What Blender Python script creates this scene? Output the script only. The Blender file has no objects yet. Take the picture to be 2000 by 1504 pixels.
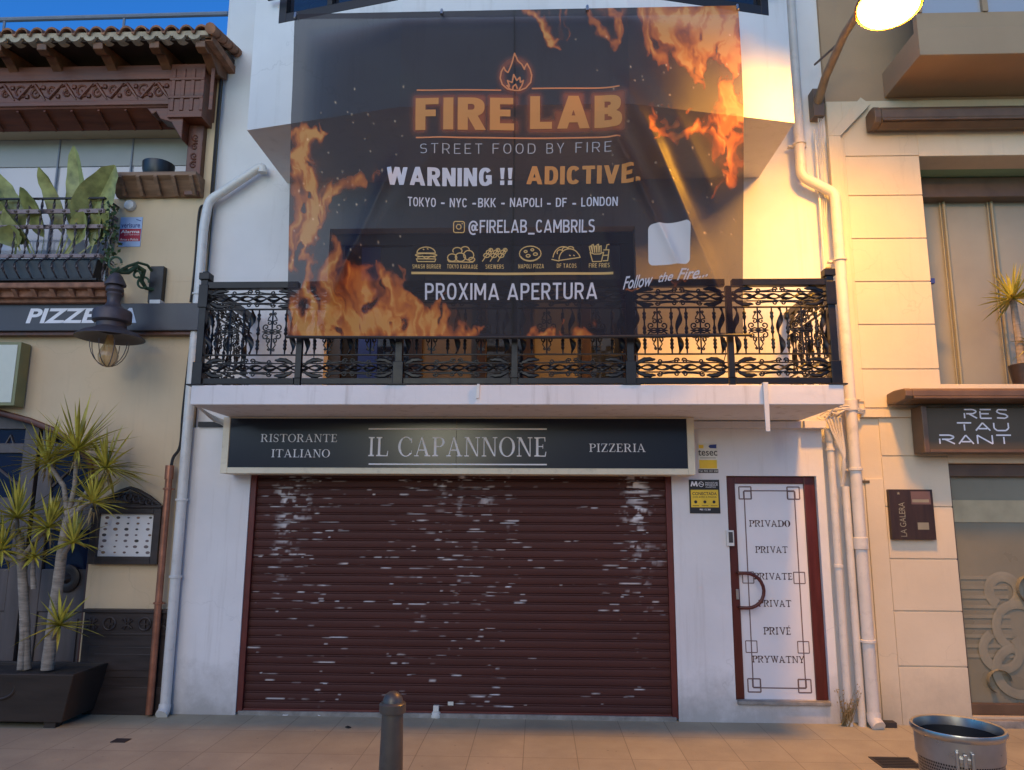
import bpy, bmesh, math, random
import numpy as np
from mathutils import Vector, Matrix
R_ = math.radians
PI = math.pi
random.seed(7); RNG = np.random.default_rng(7)
S = bpy.context.scene
COL = S.collection

# ------------------------------------------------------------------ camera
F = 1450.0
CAM = Vector((0, -7, 1.79))
ROT = (Matrix.Rotation(R_(2.1), 3, 'Z') @ Matrix.Rotation(R_(99.9), 3, 'X') @ Matrix.Rotation(R_(.3), 3, 'Z'))
cd = bpy.data.cameras.new('camera'); cam = bpy.data.objects.new('camera', cd); COL.objects.link(cam)
cam.matrix_world = Matrix.Translation(CAM) @ ROT.to_4x4()
cd.sensor_width = 36; cd.lens = F / 2000 * 36; cd.clip_start = .05; cd.clip_end = 500
S.camera = cam

# ------------------------------------------------------------------ sky, dusk light, exposure
W = bpy.data.worlds.new('World'); S.world = W; W.use_nodes = True
wt = W.node_tree; sky = wt.nodes.new('ShaderNodeTexSky'); sky.sky_type = 'NISHITA'; sky.sun_disc = False
SUN_EL, SUN_AZ = R_(10), R_(200)
sky.sun_elevation = SUN_EL; sky.sun_rotation = SUN_AZ; sky.ozone_density = 6; sky.air_density = 1.0; sky.dust_density = .3
tint = wt.nodes.new('ShaderNodeMixRGB'); tint.blend_type = 'MULTIPLY'; tint.inputs[0].default_value = 1; tint.inputs[2].default_value = (.40, .80, 1.05, 1)
wt.links.new(sky.outputs[0], tint.inputs[1]); wt.links.new(tint.outputs[0], wt.nodes['Background'].inputs[0]); wt.nodes['Background'].inputs[1].default_value = .15
sd = bpy.data.lights.new('sun', 'SUN'); sd.energy = .55; sd.angle = R_(50); sd.color = (1, .80, .47)
so = bpy.data.objects.new('sun', sd); COL.objects.link(so)
so.rotation_euler = (R_(66), 0, R_(-12))
S.view_settings.view_transform = 'Standard'; S.view_settings.look = 'None'
S.view_settings.exposure = .98; S.view_settings.gamma = 1
S.cycles.max_bounces = 8; S.cycles.transparent_max_bounces = 16

# ------------------------------------------------------------------ helpers
def at(px, py, Y=0.0):
    """photo pixel -> point on the plane y = Y (used to measure the place)"""
    d = ROT @ Vector(((px - 1000) / F, -(py - 752) / F, -1))
    return CAM + d * ((Y - CAM.y) / d.y)
def gnd(px, py, Z=0.0):
    d = ROT @ Vector(((px - 1000) / F, -(py - 752) / F, -1))
    return CAM + d * ((Z - CAM.z) / d.z)
def rc(x0, y0, x1, y1, Y=0.0):
    a, b = at(x0, y0, Y), at(x1, y1, Y)
    return a.x, b.x, b.z, a.z                 # x0, x1, z0, z1

class MB:
    def __init__(s, M=None): s.bm = bmesh.new(); s.M = M or Matrix(); s.k = 0
    def v(s, p): return s.bm.verts.new(s.M @ Vector(p))
    def face(s, vs):
        try: return s.bm.faces.new(vs)
        except ValueError: return None
    def poly(s, pts): return s.face([s.v(p) for p in pts])
    def hexa(s, p):     # 8 points: bottom ring 0-3, top ring 4-7
        v = [s.v(q) for q in p]
        for f in ((0, 3, 2, 1), (4, 5, 6, 7), (0, 1, 5, 4), (1, 2, 6, 5), (2, 3, 7, 6), (3, 0, 4, 7)): s.face([v[i] for i in f])
        return s
    def box(s, x0, x1, y0, y1, z0, z1):
        if x0 > x1: x0, x1 = x1, x0
        if y0 > y1: y0, y1 = y1, y0
        if z0 > z1: z0, z1 = z1, z0
        return s.hexa([(x0, y0, z0), (x1, y0, z0), (x1, y1, z0), (x0, y1, z0), (x0, y0, z1), (x1, y0, z1), (x1, y1, z1), (x0, y1, z1)])
    def prism(s, pts, a, b, ax='y'):      # polygon extruded along an axis
        f = {'y': lambda p, t: (p[0], t, p[1]), 'x': lambda p, t: (t, p[0], p[1]), 'z': lambda p, t: (p[0], p[1], t)}[ax]
        A = [s.v(f(p, a)) for p in pts]; B = [s.v(f(p, b)) for p in pts]; n = len(pts)
        s.face(A[::-1]); s.face(B)
        for i in range(n): s.face([A[i], A[(i + 1) % n], B[(i + 1) % n], B[i]])
        return s
    def tube(s, pts, r, n=8, flat=None):
        pts = [Vector(p) for p in pts]; m = len(pts)
        rr = r if isinstance(r, (list, tuple)) else [r] * m
        up = None; rings = []
        for i, p in enumerate(pts):
            t = (pts[min(i + 1, m - 1)] - pts[max(i - 1, 0)]).normalized()
            if up is None:
                up = Vector((0, 0, 1)) if abs(t.z) < .9 else Vector((0, 1, 0))
            a = (up - t * up.dot(t))
            if a.length < 1e-6: a = t.orthogonal()
            a.normalize(); b = t.cross(a); up = a
            fa, fb = (1, 1) if flat is None else flat(i)[:2]
            if flat is not None and len(flat(i)) > 2:
                w = flat(i)[2]; a, b = a * math.cos(w) + b * math.sin(w), b * math.cos(w) - a * math.sin(w)
            rings.append([s.v(p + (a * math.cos(2 * PI * k / n) * fa + b * math.sin(2 * PI * k / n) * fb) * rr[i]) for k in range(n)])
        for i in range(m - 1):
            for k in range(n): s.face([rings[i][k], rings[i][(k + 1) % n], rings[i + 1][(k + 1) % n], rings[i + 1][k]])
        s.face(rings[0][::-1]); s.face(rings[-1])
        return s
    def lathe(s, c, prof, n=24, close=True):
        c = Vector(c); rings = []
        for r, z in prof: rings.append([s.v(c + Vector((max(r, 1e-4) * math.cos(2 * PI * k / n), max(r, 1e-4) * math.sin(2 * PI * k / n), z))) for k in range(n)])
        for i in range(len(prof) - 1):
            for k in range(n): s.face([rings[i][k], rings[i][(k + 1) % n], rings[i + 1][(k + 1) % n], rings[i + 1][k]])
        if close: s.face(rings[0][::-1]); s.face(rings[-1])
        return s
    def build(s, name, mat=None, parent=None, smooth=False, bevel=0, label=None, weld=False, recalc=True):
        if weld: bmesh.ops.remove_doubles(s.bm, verts=s.bm.verts, dist=1e-5)
        if recalc: bmesh.ops.recalc_face_normals(s.bm, faces=s.bm.faces)
        root = parent
        while root is not None and root.parent is not None: root = root.parent
        if root is not None: off = root.location.copy()
        else:
            vs = [v.co for v in s.bm.verts]
            lo = Vector([min(v[i] for v in vs) for i in range(3)]); hi = Vector([max(v[i] for v in vs) for i in range(3)])
            off = Vector(((lo.x + hi.x) / 2, (lo.y + hi.y) / 2, lo.z))
        bmesh.ops.translate(s.bm, verts=s.bm.verts, vec=-off)
        me = bpy.data.meshes.new(name); s.bm.to_mesh(me); s.bm.free()
        if smooth:
            me.polygons.foreach_set('use_smooth', [True] * len(me.polygons))
            if hasattr(me, 'set_sharp_from_angle'): me.set_sharp_from_angle(angle=R_(40))
        o = bpy.data.objects.new(name, me); COL.objects.link(o)
        if root is None: o.location = off
        else: o.parent = parent
        if mat is not None: me.materials.append(mat)
        if bevel:
            m = o.modifiers.new('bevel', 'BEVEL'); m.width = bevel; m.segments = 2; m.limit_method = 'ANGLE'; m.angle_limit = R_(40)
        if label: o['label'] = label
        return o

def thing(name, label, cat, loc=(0, 0, 0), group=None):
    o = bpy.data.objects.new(name, None); COL.objects.link(o); o.location = loc; o.empty_display_size = .2
    o['label'] = label; o['category'] = cat
    if group: o['group'] = group
    return o
def tag(o, label, cat, group=None):
    o['label'] = label; o['category'] = cat
    if group: o['group'] = group
    return o
def structure(o): o['kind'] = 'structure'; return o

# ------------------------------------------------------------------ materials
class NT:
    def __init__(s, name):
        s.m = bpy.data.materials.new(name); s.m.use_nodes = True; s.t = s.m.node_tree
        s.b = s.t.nodes['Principled BSDF']; s.o = s.t.nodes['Material Output']
    def n(s, kind, **kw):
        x = s.t.nodes.new('ShaderNode' + kind)
        for k, v in kw.items():
            if k in x.inputs: x.inputs[k].default_value = v
            else: setattr(x, k, v)
        return x
    def l(s, a, b): s.t.links.new(a, b)
    def math(s, op, a, b=None, c=None, clamp=False):
        x = s.n('Math', operation=op, use_clamp=clamp)
        for i, q in enumerate((a, b, c)):
            if q is None: continue
            if isinstance(q, (int, float)): x.inputs[i].default_value = q
            else: s.l(q, x.inputs[i])
        return x.outputs[0]
    def mix(s, f, a, b):
        x = s.n('MixRGB')
        for i, q in enumerate((f, a, b)):
            if isinstance(q, (int, float)): x.inputs[i].default_value = q
            elif isinstance(q, (tuple, list)): x.inputs[i].default_value = (*q[:3], 1)
            else: s.l(q, x.inputs[i])
        return x.outputs[0]
    def ramp(s, f, stops):
        x = s.n('ValToRGB'); e = x.color_ramp.elements
        while len(e) < len(stops): e.new(.5)
        for i, (p, c) in enumerate(stops):
            e[i].position = p; e[i].color = (c, c, c, 1) if isinstance(c, (int, float)) else (*c[:3], 1)
        s.l(f, x.inputs[0]); return x.outputs[0]
    def pos(s, sx=1, sy=1, sz=1, obj=False):
        g = s.n('TexCoord').outputs['Object'] if obj else s.n('NewGeometry').outputs['Position']
        m = s.n('Mapping'); m.inputs['Scale'].default_value = (sx, sy, sz); s.l(g, m.inputs[0]); return m.outputs[0]
    def noise(s, vec, scale, detail=4, rough=.55):
        x = s.n('TexNoise', Scale=scale, Detail=detail, Roughness=rough); s.l(vec, x.inputs['Vector']); return x.outputs['Fac']
    def bump(s, h, strength, dist=.01):
        x = s.n('Bump', Strength=strength, Distance=dist); s.l(h, x.inputs['Height']); s.l(x.outputs[0], s.b.inputs['Normal'])

def simple(name, col, rough=.55, metal=0, var=.12, scale=6, bump=0, bscale=120, dirt=0, spec=.5, obj=False, stretch=(1, 1, 1)):
    t = NT(name); p = t.pos(*stretch, obj=obj)
    a = t.noise(p, scale, 5); f = t.ramp(a, [(.3, 0), (.7, 1)])
    lo = tuple(c * (1 - var) for c in col); hi = tuple(min(1, c * (1 + var)) for c in col)
    c = t.mix(f, lo, hi)
    if dirt:
        d = t.noise(p, scale * 2.7, 8, .7); d = t.ramp(d, [(.52, 0), (.75, dirt)])
        c = t.mix(d, c, tuple(x * .35 + .01 for x in col))
    t.l(c, t.b.inputs['Base Color'])
    r = t.math('MULTIPLY_ADD', a, .25, rough - .12, clamp=True); t.l(r, t.b.inputs['Roughness'])
    t.b.inputs['Metallic'].default_value = metal; t.b.inputs['Specular IOR Level'].default_value = spec
    if bump: t.bump(t.noise(p, bscale, 3), bump, .004)
    return t.m

def plaster(name, col, stain=.25, sc=(.29, .25, .2), rough=.85, low=.0):
    t = NT(name); p = t.pos()
    big = t.noise(p, .9, 5); c = t.mix(t.ramp(big, [(.3, 0), (.7, 1)]), tuple(x * .86 for x in col), tuple(min(1, x * 1.04) for x in col))
    drip = t.noise(t.pos(9, 9, .6), 1.0, 6, .65); c = t.mix(t.ramp(drip, [(.55, 0), (.78, stain * 1.3)]), c, sc)
    blot = t.noise(p, 3.5, 8, .7); c = t.mix(t.ramp(blot, [(.6, 0), (.78, stain * .8)]), c, tuple(x * .6 for x in col))
    vo = t.n('TexVoronoi', feature='DISTANCE_TO_EDGE', Scale=.8); wv = t.n('VectorMath', operation='ADD'); nz_ = t.n('TexNoise', Scale=3.0, Detail=6); t.l(p, nz_.inputs['Vector'])
    sc_ = t.n('VectorMath', operation='SCALE'); t.l(nz_.outputs['Color'], sc_.inputs[0]); sc_.inputs['Scale'].default_value = .6; t.l(p, wv.inputs[0]); t.l(sc_.outputs[0], wv.inputs[1]); t.l(wv.outputs[0], vo.inputs['Vector'])
    ck = t.math('MULTIPLY', t.ramp(vo.outputs['Distance'], [(0, .26), (.005, 0)]), t.ramp(t.noise(p, .7, 3), [(.5, 0), (.58, 1)])); c = t.mix(ck, c, tuple(x * .45 for x in col))
    if low:                        # splash dirt along the foot of the wall
        sp = t.n('SeparateXYZ'); t.l(t.n('NewGeometry').outputs['Position'], sp.inputs[0])
        h = t.math('ADD', sp.outputs[2], t.math('MULTIPLY', t.math('SUBTRACT', blot, .5), .9))
        c = t.mix(t.ramp(h, [(.0, low), (.45, 0)]), c, (.2, .18, .15))
    t.l(c, t.b.inputs['Base Color']); t.b.inputs['Roughness'].default_value = rough; t.b.inputs['Specular IOR Level'].default_value = .25
    h = t.math('ADD', t.noise(p, 160, 3), t.math('MULTIPLY', t.noise(p, 12, 4), 2.5)); t.bump(h, .22, .004)
    return t.m

def glass(name, col, rough=.06, alpha=1.0):
    t = NT(name); t.b.inputs['Base Color'].default_value = (*col, 1); t.b.inputs['Roughness'].default_value = rough
    t.b.inputs['Specular IOR Level'].default_value = .8
    p = t.pos(); t.bump(t.noise(p, 1.2, 2), .04, .02)
    if alpha < 1: t.b.inputs['Alpha'].default_value = alpha
    return t.m
def emit(name, col, st):
    t = NT(name); t.b.inputs['Base Color'].default_value = (*col, 1)
    t.b.inputs['Emission Color'].default_value = (*col, 1); t.b.inputs['Emission Strength'].default_value = st; return t.m

M = dict(
    white=plaster('white plaster', (.74, .73, .73), .22, low=.55), white_up=plaster('white plaster upper', (.74, .73, .73), .18),
    cream=plaster('cream plaster', (.66, .51, .33), .15, low=.3), rwall=plaster('pale right wall', (.67, .57, .42), .2, low=.35),
    brownwall=plaster('brown plaster', (.42, .29, .18), .2), slab=plaster('slab plaster', (.74, .73, .73), .4, (.2, .16, .12)),
    slate=simple('slate wall', (.2, .22, .27), .8),
    iron=simple('black iron', (.008, .008, .01), .36, 0, .3, 14, .1, 60, spec=.3),
    dkframe=simple('dark frame', (.02, .017, .017), .5), pvc=simple('white pvc', (.64, .64, .62), .4, 0, .06, 4, dirt=.35),
    pvc_r=simple('cream pvc', (.66, .62, .56), .42, 0, .06, 4, dirt=.35),
    wood=simple('varnished wood', (.12, .032, .013), .42, 0, .45, 5, .25, 30, dirt=.6, stretch=(.25, 2, 4)),
    woodp=simple('varnished post wood', (.11, .03, .013), .42, 0, .45, 5, .25, 30, dirt=.5, stretch=(4, 2, .25)),
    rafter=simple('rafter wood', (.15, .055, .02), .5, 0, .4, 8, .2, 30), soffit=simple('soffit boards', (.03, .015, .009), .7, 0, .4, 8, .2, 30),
    tile=simple('roof tile', (.27, .12, .06), .8, 0, .45, 9, .4, 50, dirt=.6), mortar=simple('tile mortar', (.4, .33, .24), .9, 0, .25, 9, .4, 60),
    sign_dk=simple('dark sign board', (.045, .043, .05), .42), letter=simple('white lettering', (.78, .77, .8), .5, 0, .03),
    ladder=simple('oxidised lamp metal', (.085, .07, .075), .55, .4, .25, 12, .15, 60), green=simple('green patina iron', (.045, .085, .045), .55, .3, .4, 20, .2, 60),
    doorwd=simple('grey brown door', (.1, .08, .075), .5, 0, .2, 4, .1, 40, stretch=(5, 5, .4)), darkwd=simple('dark brown panel', (.03, .021, .02), .45, 0, .35, 6, .15, 50, stretch=(.4, 2, 3)),
    blueglass=glass('dark blue glass', (.012, .02, .05)), copper=simple('copper pipe', (.36, .15, .09), .38, .55, .25, 8, .05, dirt=.4),
    paper=simple('white paper', (.7, .69, .68), .6, 0, .04), planter=simple('brown planter', (.03, .021, .016), .6, 0, .3, 5, .2, 40, stretch=(.4, 2, 3)),
    soil=simple('soil', (.035, .025, .018), .95, 0, .5, 30, .6, 60), bark=simple('yucca bark', (.3, .25, .2), .9, 0, .35, 10, .7, 40, stretch=(1, 1, 5)),
    deadleaf=simple('dry leaf', (.28, .2, .09), .8), banana=simple('broad leaf', (.27, .28, .095), .42, 0, .45, 9),
    yucca=simple('yucca leaf', (.42, .36, .05), .42, 0, .6, 5), vine=simple('vine leaf', (.04, .075, .02), .6, 0, .4, 20),
    redfrm=simple('dark red steel', (.105, .016, .012), .45, 0, .2, 6), maroon=simple('maroon door frame', (.085, .014, .01), .35, 0, .25, 6, stretch=(4, 4, .4)),
    cream_frm=simple('cream sign frame', (.68, .62, .47), .5, 0, .06, 5, dirt=.4), doorwh=simple('white door panel', (.73, .71, .72), .42, 0, .03, 3),
    maroonink=simple('maroon lettering', (.05, .010, .008), .5), greyink=simple('brown line print', (.14, .085, .08), .6),
    steel=simple('steel', (.45, .44, .42), .3, .9, .12, 8), yellow=simple('yellow sticker', (.75, .5, .03), .5), black=simple('black sticker', (.012, .012, .014), .45),
    navy=simple('navy sticker', (.02, .04, .22), .5), redst=simple('red sticker', (.4, .02, .05), .5), bluest=simple('blue sticker', (.35, .48, .72), .5), sticker=simple('pale sticker', (.66, .66, .6), .5),
    bollard=simple('bollard paint', (.095, .085, .075), .4, .3, .15, 6, .08, 90, dirt=.4), grate=simple('cast grate', (.05, .045, .045), .6, .5),
    ink=simple('grey ink', (.16, .13, .13), .6), darkink=simple('dark ink', (.05, .045, .045), .6), conc=simple('rough concrete', (.26, .245, .22), .9, 0, .3, 9, .5, 60, dirt=.5),
    amber=glass('amber bulb glass', (.55, .33, .12), .05, .55), bowl=simple('black bowl', (.02, .022, .028), .4),
    bluepane=simple('blue curtain', (.01, .03, .16), .5), beigep=simple('beige panel', (.15, .13, .1), .6), dkwood=simple('dark door wood', (.035, .018, .012), .45, 0, .3, 6, stretch=(4, 4, .4)),
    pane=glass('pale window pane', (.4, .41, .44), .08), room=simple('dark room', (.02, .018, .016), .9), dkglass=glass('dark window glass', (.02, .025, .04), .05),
    awn=simple('brown awning case', (.12, .075, .045), .45, 0, .2, 5), armgrey=simple('glare-paled lamp arm', (.26, .2, .13), .5, 0, .2, 8), boardgrey=simple('grey sign face', (.085, .07, .05), .85, 0, .1, 3),
    frost=simple('frosted glass', (.22, .21, .155), .3, 0, .12, 1.5), frostlt=simple('frosted pattern', (.25, .235, .17), .5), frostband=simple('frosted band', (.42, .36, .22), .4),
    greyblind=simple('grey blind', (.33, .33, .32), .6, 0, .06, 2), blind=simple('beige blind', (.33, .30, .23), .6, 0, .08, 2), rod=simple('brass rod', (.3, .26, .16), .5), cable=simple('pale cable', (.6, .56, .5), .5), blackcable=simple('black cable', (.015, .013, .013), .6),
    greenlit=plaster('painted green-lit soffit', (.26, .4, .24), .2), flatbar=simple('pinkish iron bar', (.2, .15, .15), .5, .3, .3, 20, .15, 60), brick=simple('brick moulding', (.26, .12, .07), .8, 0, .4, 14, .3, 60),
    pinkwall=plaster('pinkish side wall', (.66, .56, .52), .25, low=.3), dusty=simple('dusty wood ledge', (.21, .12, .07), .6, 0, .4, 8, .3, 40, stretch=(.3, 2, 3)),
    oliv=simple('lightbox rim', (.22, .22, .1), .5), lbox=simple('pale lightbox face', (.62, .62, .5), .4, 0, .04), black2=simple('bin inside', (.012, .012, .013), .6),
)
# pavement: large slabs in straight joints, worn and patchy
t = NT('pavement slabs'); p = t.pos()
br = t.n('TexBrick', offset=0.0, squash=1.0); br.inputs['Scale'].default_value = 1; br.inputs['Mortar Size'].default_value = .0035; br.inputs['Mortar Smooth'].default_value = .3
br.inputs['Brick Width'].default_value = .405; br.inputs['Row Height'].default_value = .58; br.inputs['Bias'].default_value = 0
br.inputs['Color1'].default_value = (.38, .34, .235, 1); br.inputs['Color2'].default_value = (.42, .38, .27, 1); br.inputs['Mortar'].default_value = (.2, .175, .12, 1)
mp = t.n('Mapping'); mp.inputs['Location'].default_value = (.12, -.11, 0); t.l(p, mp.inputs[0]); t.l(mp.outputs[0], br.inputs[0])
n1 = t.noise(p, 2.2, 8, .65); c = t.mix(t.ramp(n1, [(.35, .0), (.75, .45)]), br.outputs[0], (.17, .15, .12))
n2 = t.noise(p, 26, 6, .7); c = t.mix(t.ramp(n2, [(.62, 0), (.7, .35)]), c, (.13, .11, .09)); c = t.mix(t.ramp(t.noise(p, 90, 3), [(.4, 0), (.7, .18)]), c, (.5, .46, .4))
vo = t.n('TexVoronoi', Scale=5.5); t.l(p, vo.inputs['Vector']); c = t.mix(t.ramp(t.math('ADD', vo.outputs['Distance'], t.math('MULTIPLY', t.noise(p, 40, 2), .05)), [(.055, .55), (.085, 0)]), c, (.09, .085, .075))
n3 = t.noise(p, .8, 4, .6); c = t.mix(t.ramp(n3, [(.42, 0), (.68, .4)]), c, (.2, .185, .14))
t.l(c, t.b.inputs['Base Color']); t.b.inputs['Roughness'].default_value = .72; t.b.inputs['Specular IOR Level'].default_value = .3
h = t.math('ADD', t.math('MULTIPLY', br.outputs[1], -3), t.noise(p, 70, 4)); t.bump(h, .3, .004); M['pave'] = t.m
# perforated steel of the bin
t = NT('perforated steel'); sp = t.n('SeparateXYZ'); t.l(t.n('TexCoord').outputs['Object'], sp.inputs[0])
a = t.math('MULTIPLY', t.math('ARCTAN2', sp.outputs[1], sp.outputs[0]), 16.0); zz = t.math('MULTIPLY', sp.outputs[2], 80.0)
row = t.math('MULTIPLY', t.math('FLOOR', zz), .5)
fx = t.math('SUBTRACT', t.math('FRACT', t.math('ADD', a, row)), .5); fz = t.math('SUBTRACT', t.math('FRACT', zz), .5)
d = t.math('SQRT', t.math('ADD', t.math('MULTIPLY', fx, fx), t.math('MULTIPLY', fz, fz)))
t.l(t.mix(t.math('GREATER_THAN', d, .32), (.01, .01, .01), (.36, .35, .34)), t.b.inputs['Base Color']); t.l(t.math('GREATER_THAN', d, .32), t.b.inputs['Metallic']); t.b.inputs['Roughness'].default_value = .36; M['perf'] = t.m
# printed banner cloth (mesh fabric: light partly passes) and its printed lettering
def cloth(name, attr, col=None, op=.9):
    t = NT(name); tr = t.n('BsdfTransparent'); mx = t.n('MixShader')
    if attr:
        a = t.n('Attribute', attribute_name='print'); t.l(a.outputs['Color'], t.b.inputs['Base Color']); t.l(a.outputs['Alpha'], mx.inputs[0])
    else: t.b.inputs['Base Color'].default_value = (*col, 1); mx.inputs[0].default_value = op
    t.b.inputs['Roughness'].default_value = .5; t.b.inputs['Specular IOR Level'].default_value = .22
    t.l(tr.outputs[0], mx.inputs[1]); t.l(t.b.outputs[0], mx.inputs[2]); t.l(mx.outputs[0], t.o.inputs[0]); return t.m
M['banner'] = cloth('printed mesh banner', True)
M['bn_white'] = cloth('white banner print', False, (.6, .58, .62)); M['bn_orange'] = cloth('orange banner print', False, (.58, .24, .07))
M['bn_dim'] = cloth('thin grey banner print', False, (.42, .4, .4), .85); M['bn_gold'] = cloth('gold banner print', False, (.62, .4, .15))
M['bn_glow'] = cloth('coral banner print', False, (.62, .22, .09)); M['bn_card'] = cloth('white banner card', False, (.66, .63, .62), .94)
# shutter paint: dark red with the white undercoat showing where 'worn' is set
t = NT('worn red shutter'); a = t.n('Attribute', attribute_name='worn'); p = t.pos(.4, 1, 3)
c = t.mix(t.ramp(t.noise(p, 2, 6), [(.3, 0), (.7, 1)]), (.062, .021, .018), (.080, .027, .023)); c = t.mix(t.ramp(t.noise(p, 30, 6, .7), [(.55, 0), (.75, .5)]), c, (.055, .015, .013))
c = t.mix(a.outputs['Fac'], c, (.66, .64, .65)); t.l(c, t.b.inputs['Base Color']); t.b.inputs['Roughness'].default_value = .62; t.b.inputs['Specular IOR Level'].default_value = .3; M['shutter'] = t.m
# glossy sign face
t = NT('navy sign face'); p = t.pos(); t.l(t.mix(t.noise(p, 1.5, 4), (.008, .012, .022), (.012, .017, .03)), t.b.inputs['Base Color'])
t.b.inputs['Roughness'].default_value = .25; t.b.inputs['Specular IOR Level'].default_value = .38; M['signface'] = t.m

# ------------------------------------------------------------------ lettering
def text_bm(body, shear=0, weight=0.0, spacing=1.0):
    c = bpy.data.curves.new('lettering', 'FONT'); c.body = body; c.shear = shear; c.offset = weight; c.space_character = spacing; c.resolution_u = 4
    o = bpy.data.objects.new('lettering', c); COL.objects.link(o)
    dg = bpy.context.evaluated_depsgraph_get(); me = bpy.data.meshes.new_from_object(o.evaluated_get(dg))
    bm = bmesh.new(); bm.from_mesh(me)
    bpy.data.objects.remove(o); bpy.data.curves.remove(c); bpy.data.meshes.remove(me)
    return bm
def fit(bm, x0, x1, z0, z1, y):
    """scale a flat x/y mesh into the upright rectangle x0..x1, z0..z1 at depth y"""
    xs = [v.co.x for v in bm.verts]; ys = [v.co.y for v in bm.verts]
    ax, bx, ay, by = min(xs), max(xs), min(ys), max(ys)
    for v in bm.verts:
        d = v.co.z
        v.co = ((v.co.x - ax) / (bx - ax) * (x1 - x0) + x0, y - d, (v.co.y - ay) / max(by - ay, 1e-6) * (z1 - z0) + z0)
    return bm
def words(mb, body, x0, x1, z0, z1, y, serif=False, **kw):
    b = serif_bm(body) if serif else text_bm(body, **kw)
    fit(b, x0, x1, z0, z1, y); me = bpy.data.meshes.new('lettering'); b.to_mesh(me); b.free(); mb.bm.from_mesh(me); bpy.data.meshes.remove(me)
# a small high-contrast serif alphabet, drawn as strokes (cap height 1)
T, H, SF = .135, .042, .10
def g_stem(P, x, z0=0, z1=1, foot=True, head=True, w=T):
    P.append([(x, z0), (x + w, z0), (x + w, z1), (x, z1)])
    for on, z, s in ((foot, z0, 1), (head, z1, -1)):
        if on: P.append([(x - SF, z), (x + w + SF, z), (x + w + SF, z + s * H), (x + w + .02, z + s * H * 1.5), (x - .02, z + s * H * 1.5), (x - SF, z + s * H)][::s])
def g_ring(P, cx, cz, rx, rz, t, a0=0, a1=360, h=H):
    n = 22
    o = []
    for i in range(n + 1):
        a = R_(a0 + (a1 - a0) * i / n); o.append(((cx + rx * math.cos(a), cz + rz * math.sin(a)), (cx + (rx - t) * math.cos(a), cz + (rz - h) * math.sin(a))))
    for i in range(n): P.append([o[i][0], o[i + 1][0], o[i + 1][1], o[i][1]])
def g_bar(P, x0, z0, x1, z1, w):
    d = Vector((x1 - x0, z1 - z0)).normalized(); nrm = Vector((-d.y, d.x)) * w / 2
    P.append([(x0 - nrm.x, z0 - nrm.y), (x1 - nrm.x, z1 - nrm.y), (x1 + nrm.x, z1 + nrm.y), (x0 + nrm.x, z0 + nrm.y)])
def g_tri(P, x, z, dx, dz): P.append([(x, z), (x + dx, z), (x + (dx if False else 0), z + dz)] if True else [])
def g_serif(P, x, z, s, w=.26): P.append([(x - w / 2, z), (x + w / 2, z), (x + w / 2, z + s * H), (x - w / 2, z + s * H)][::s])
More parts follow.
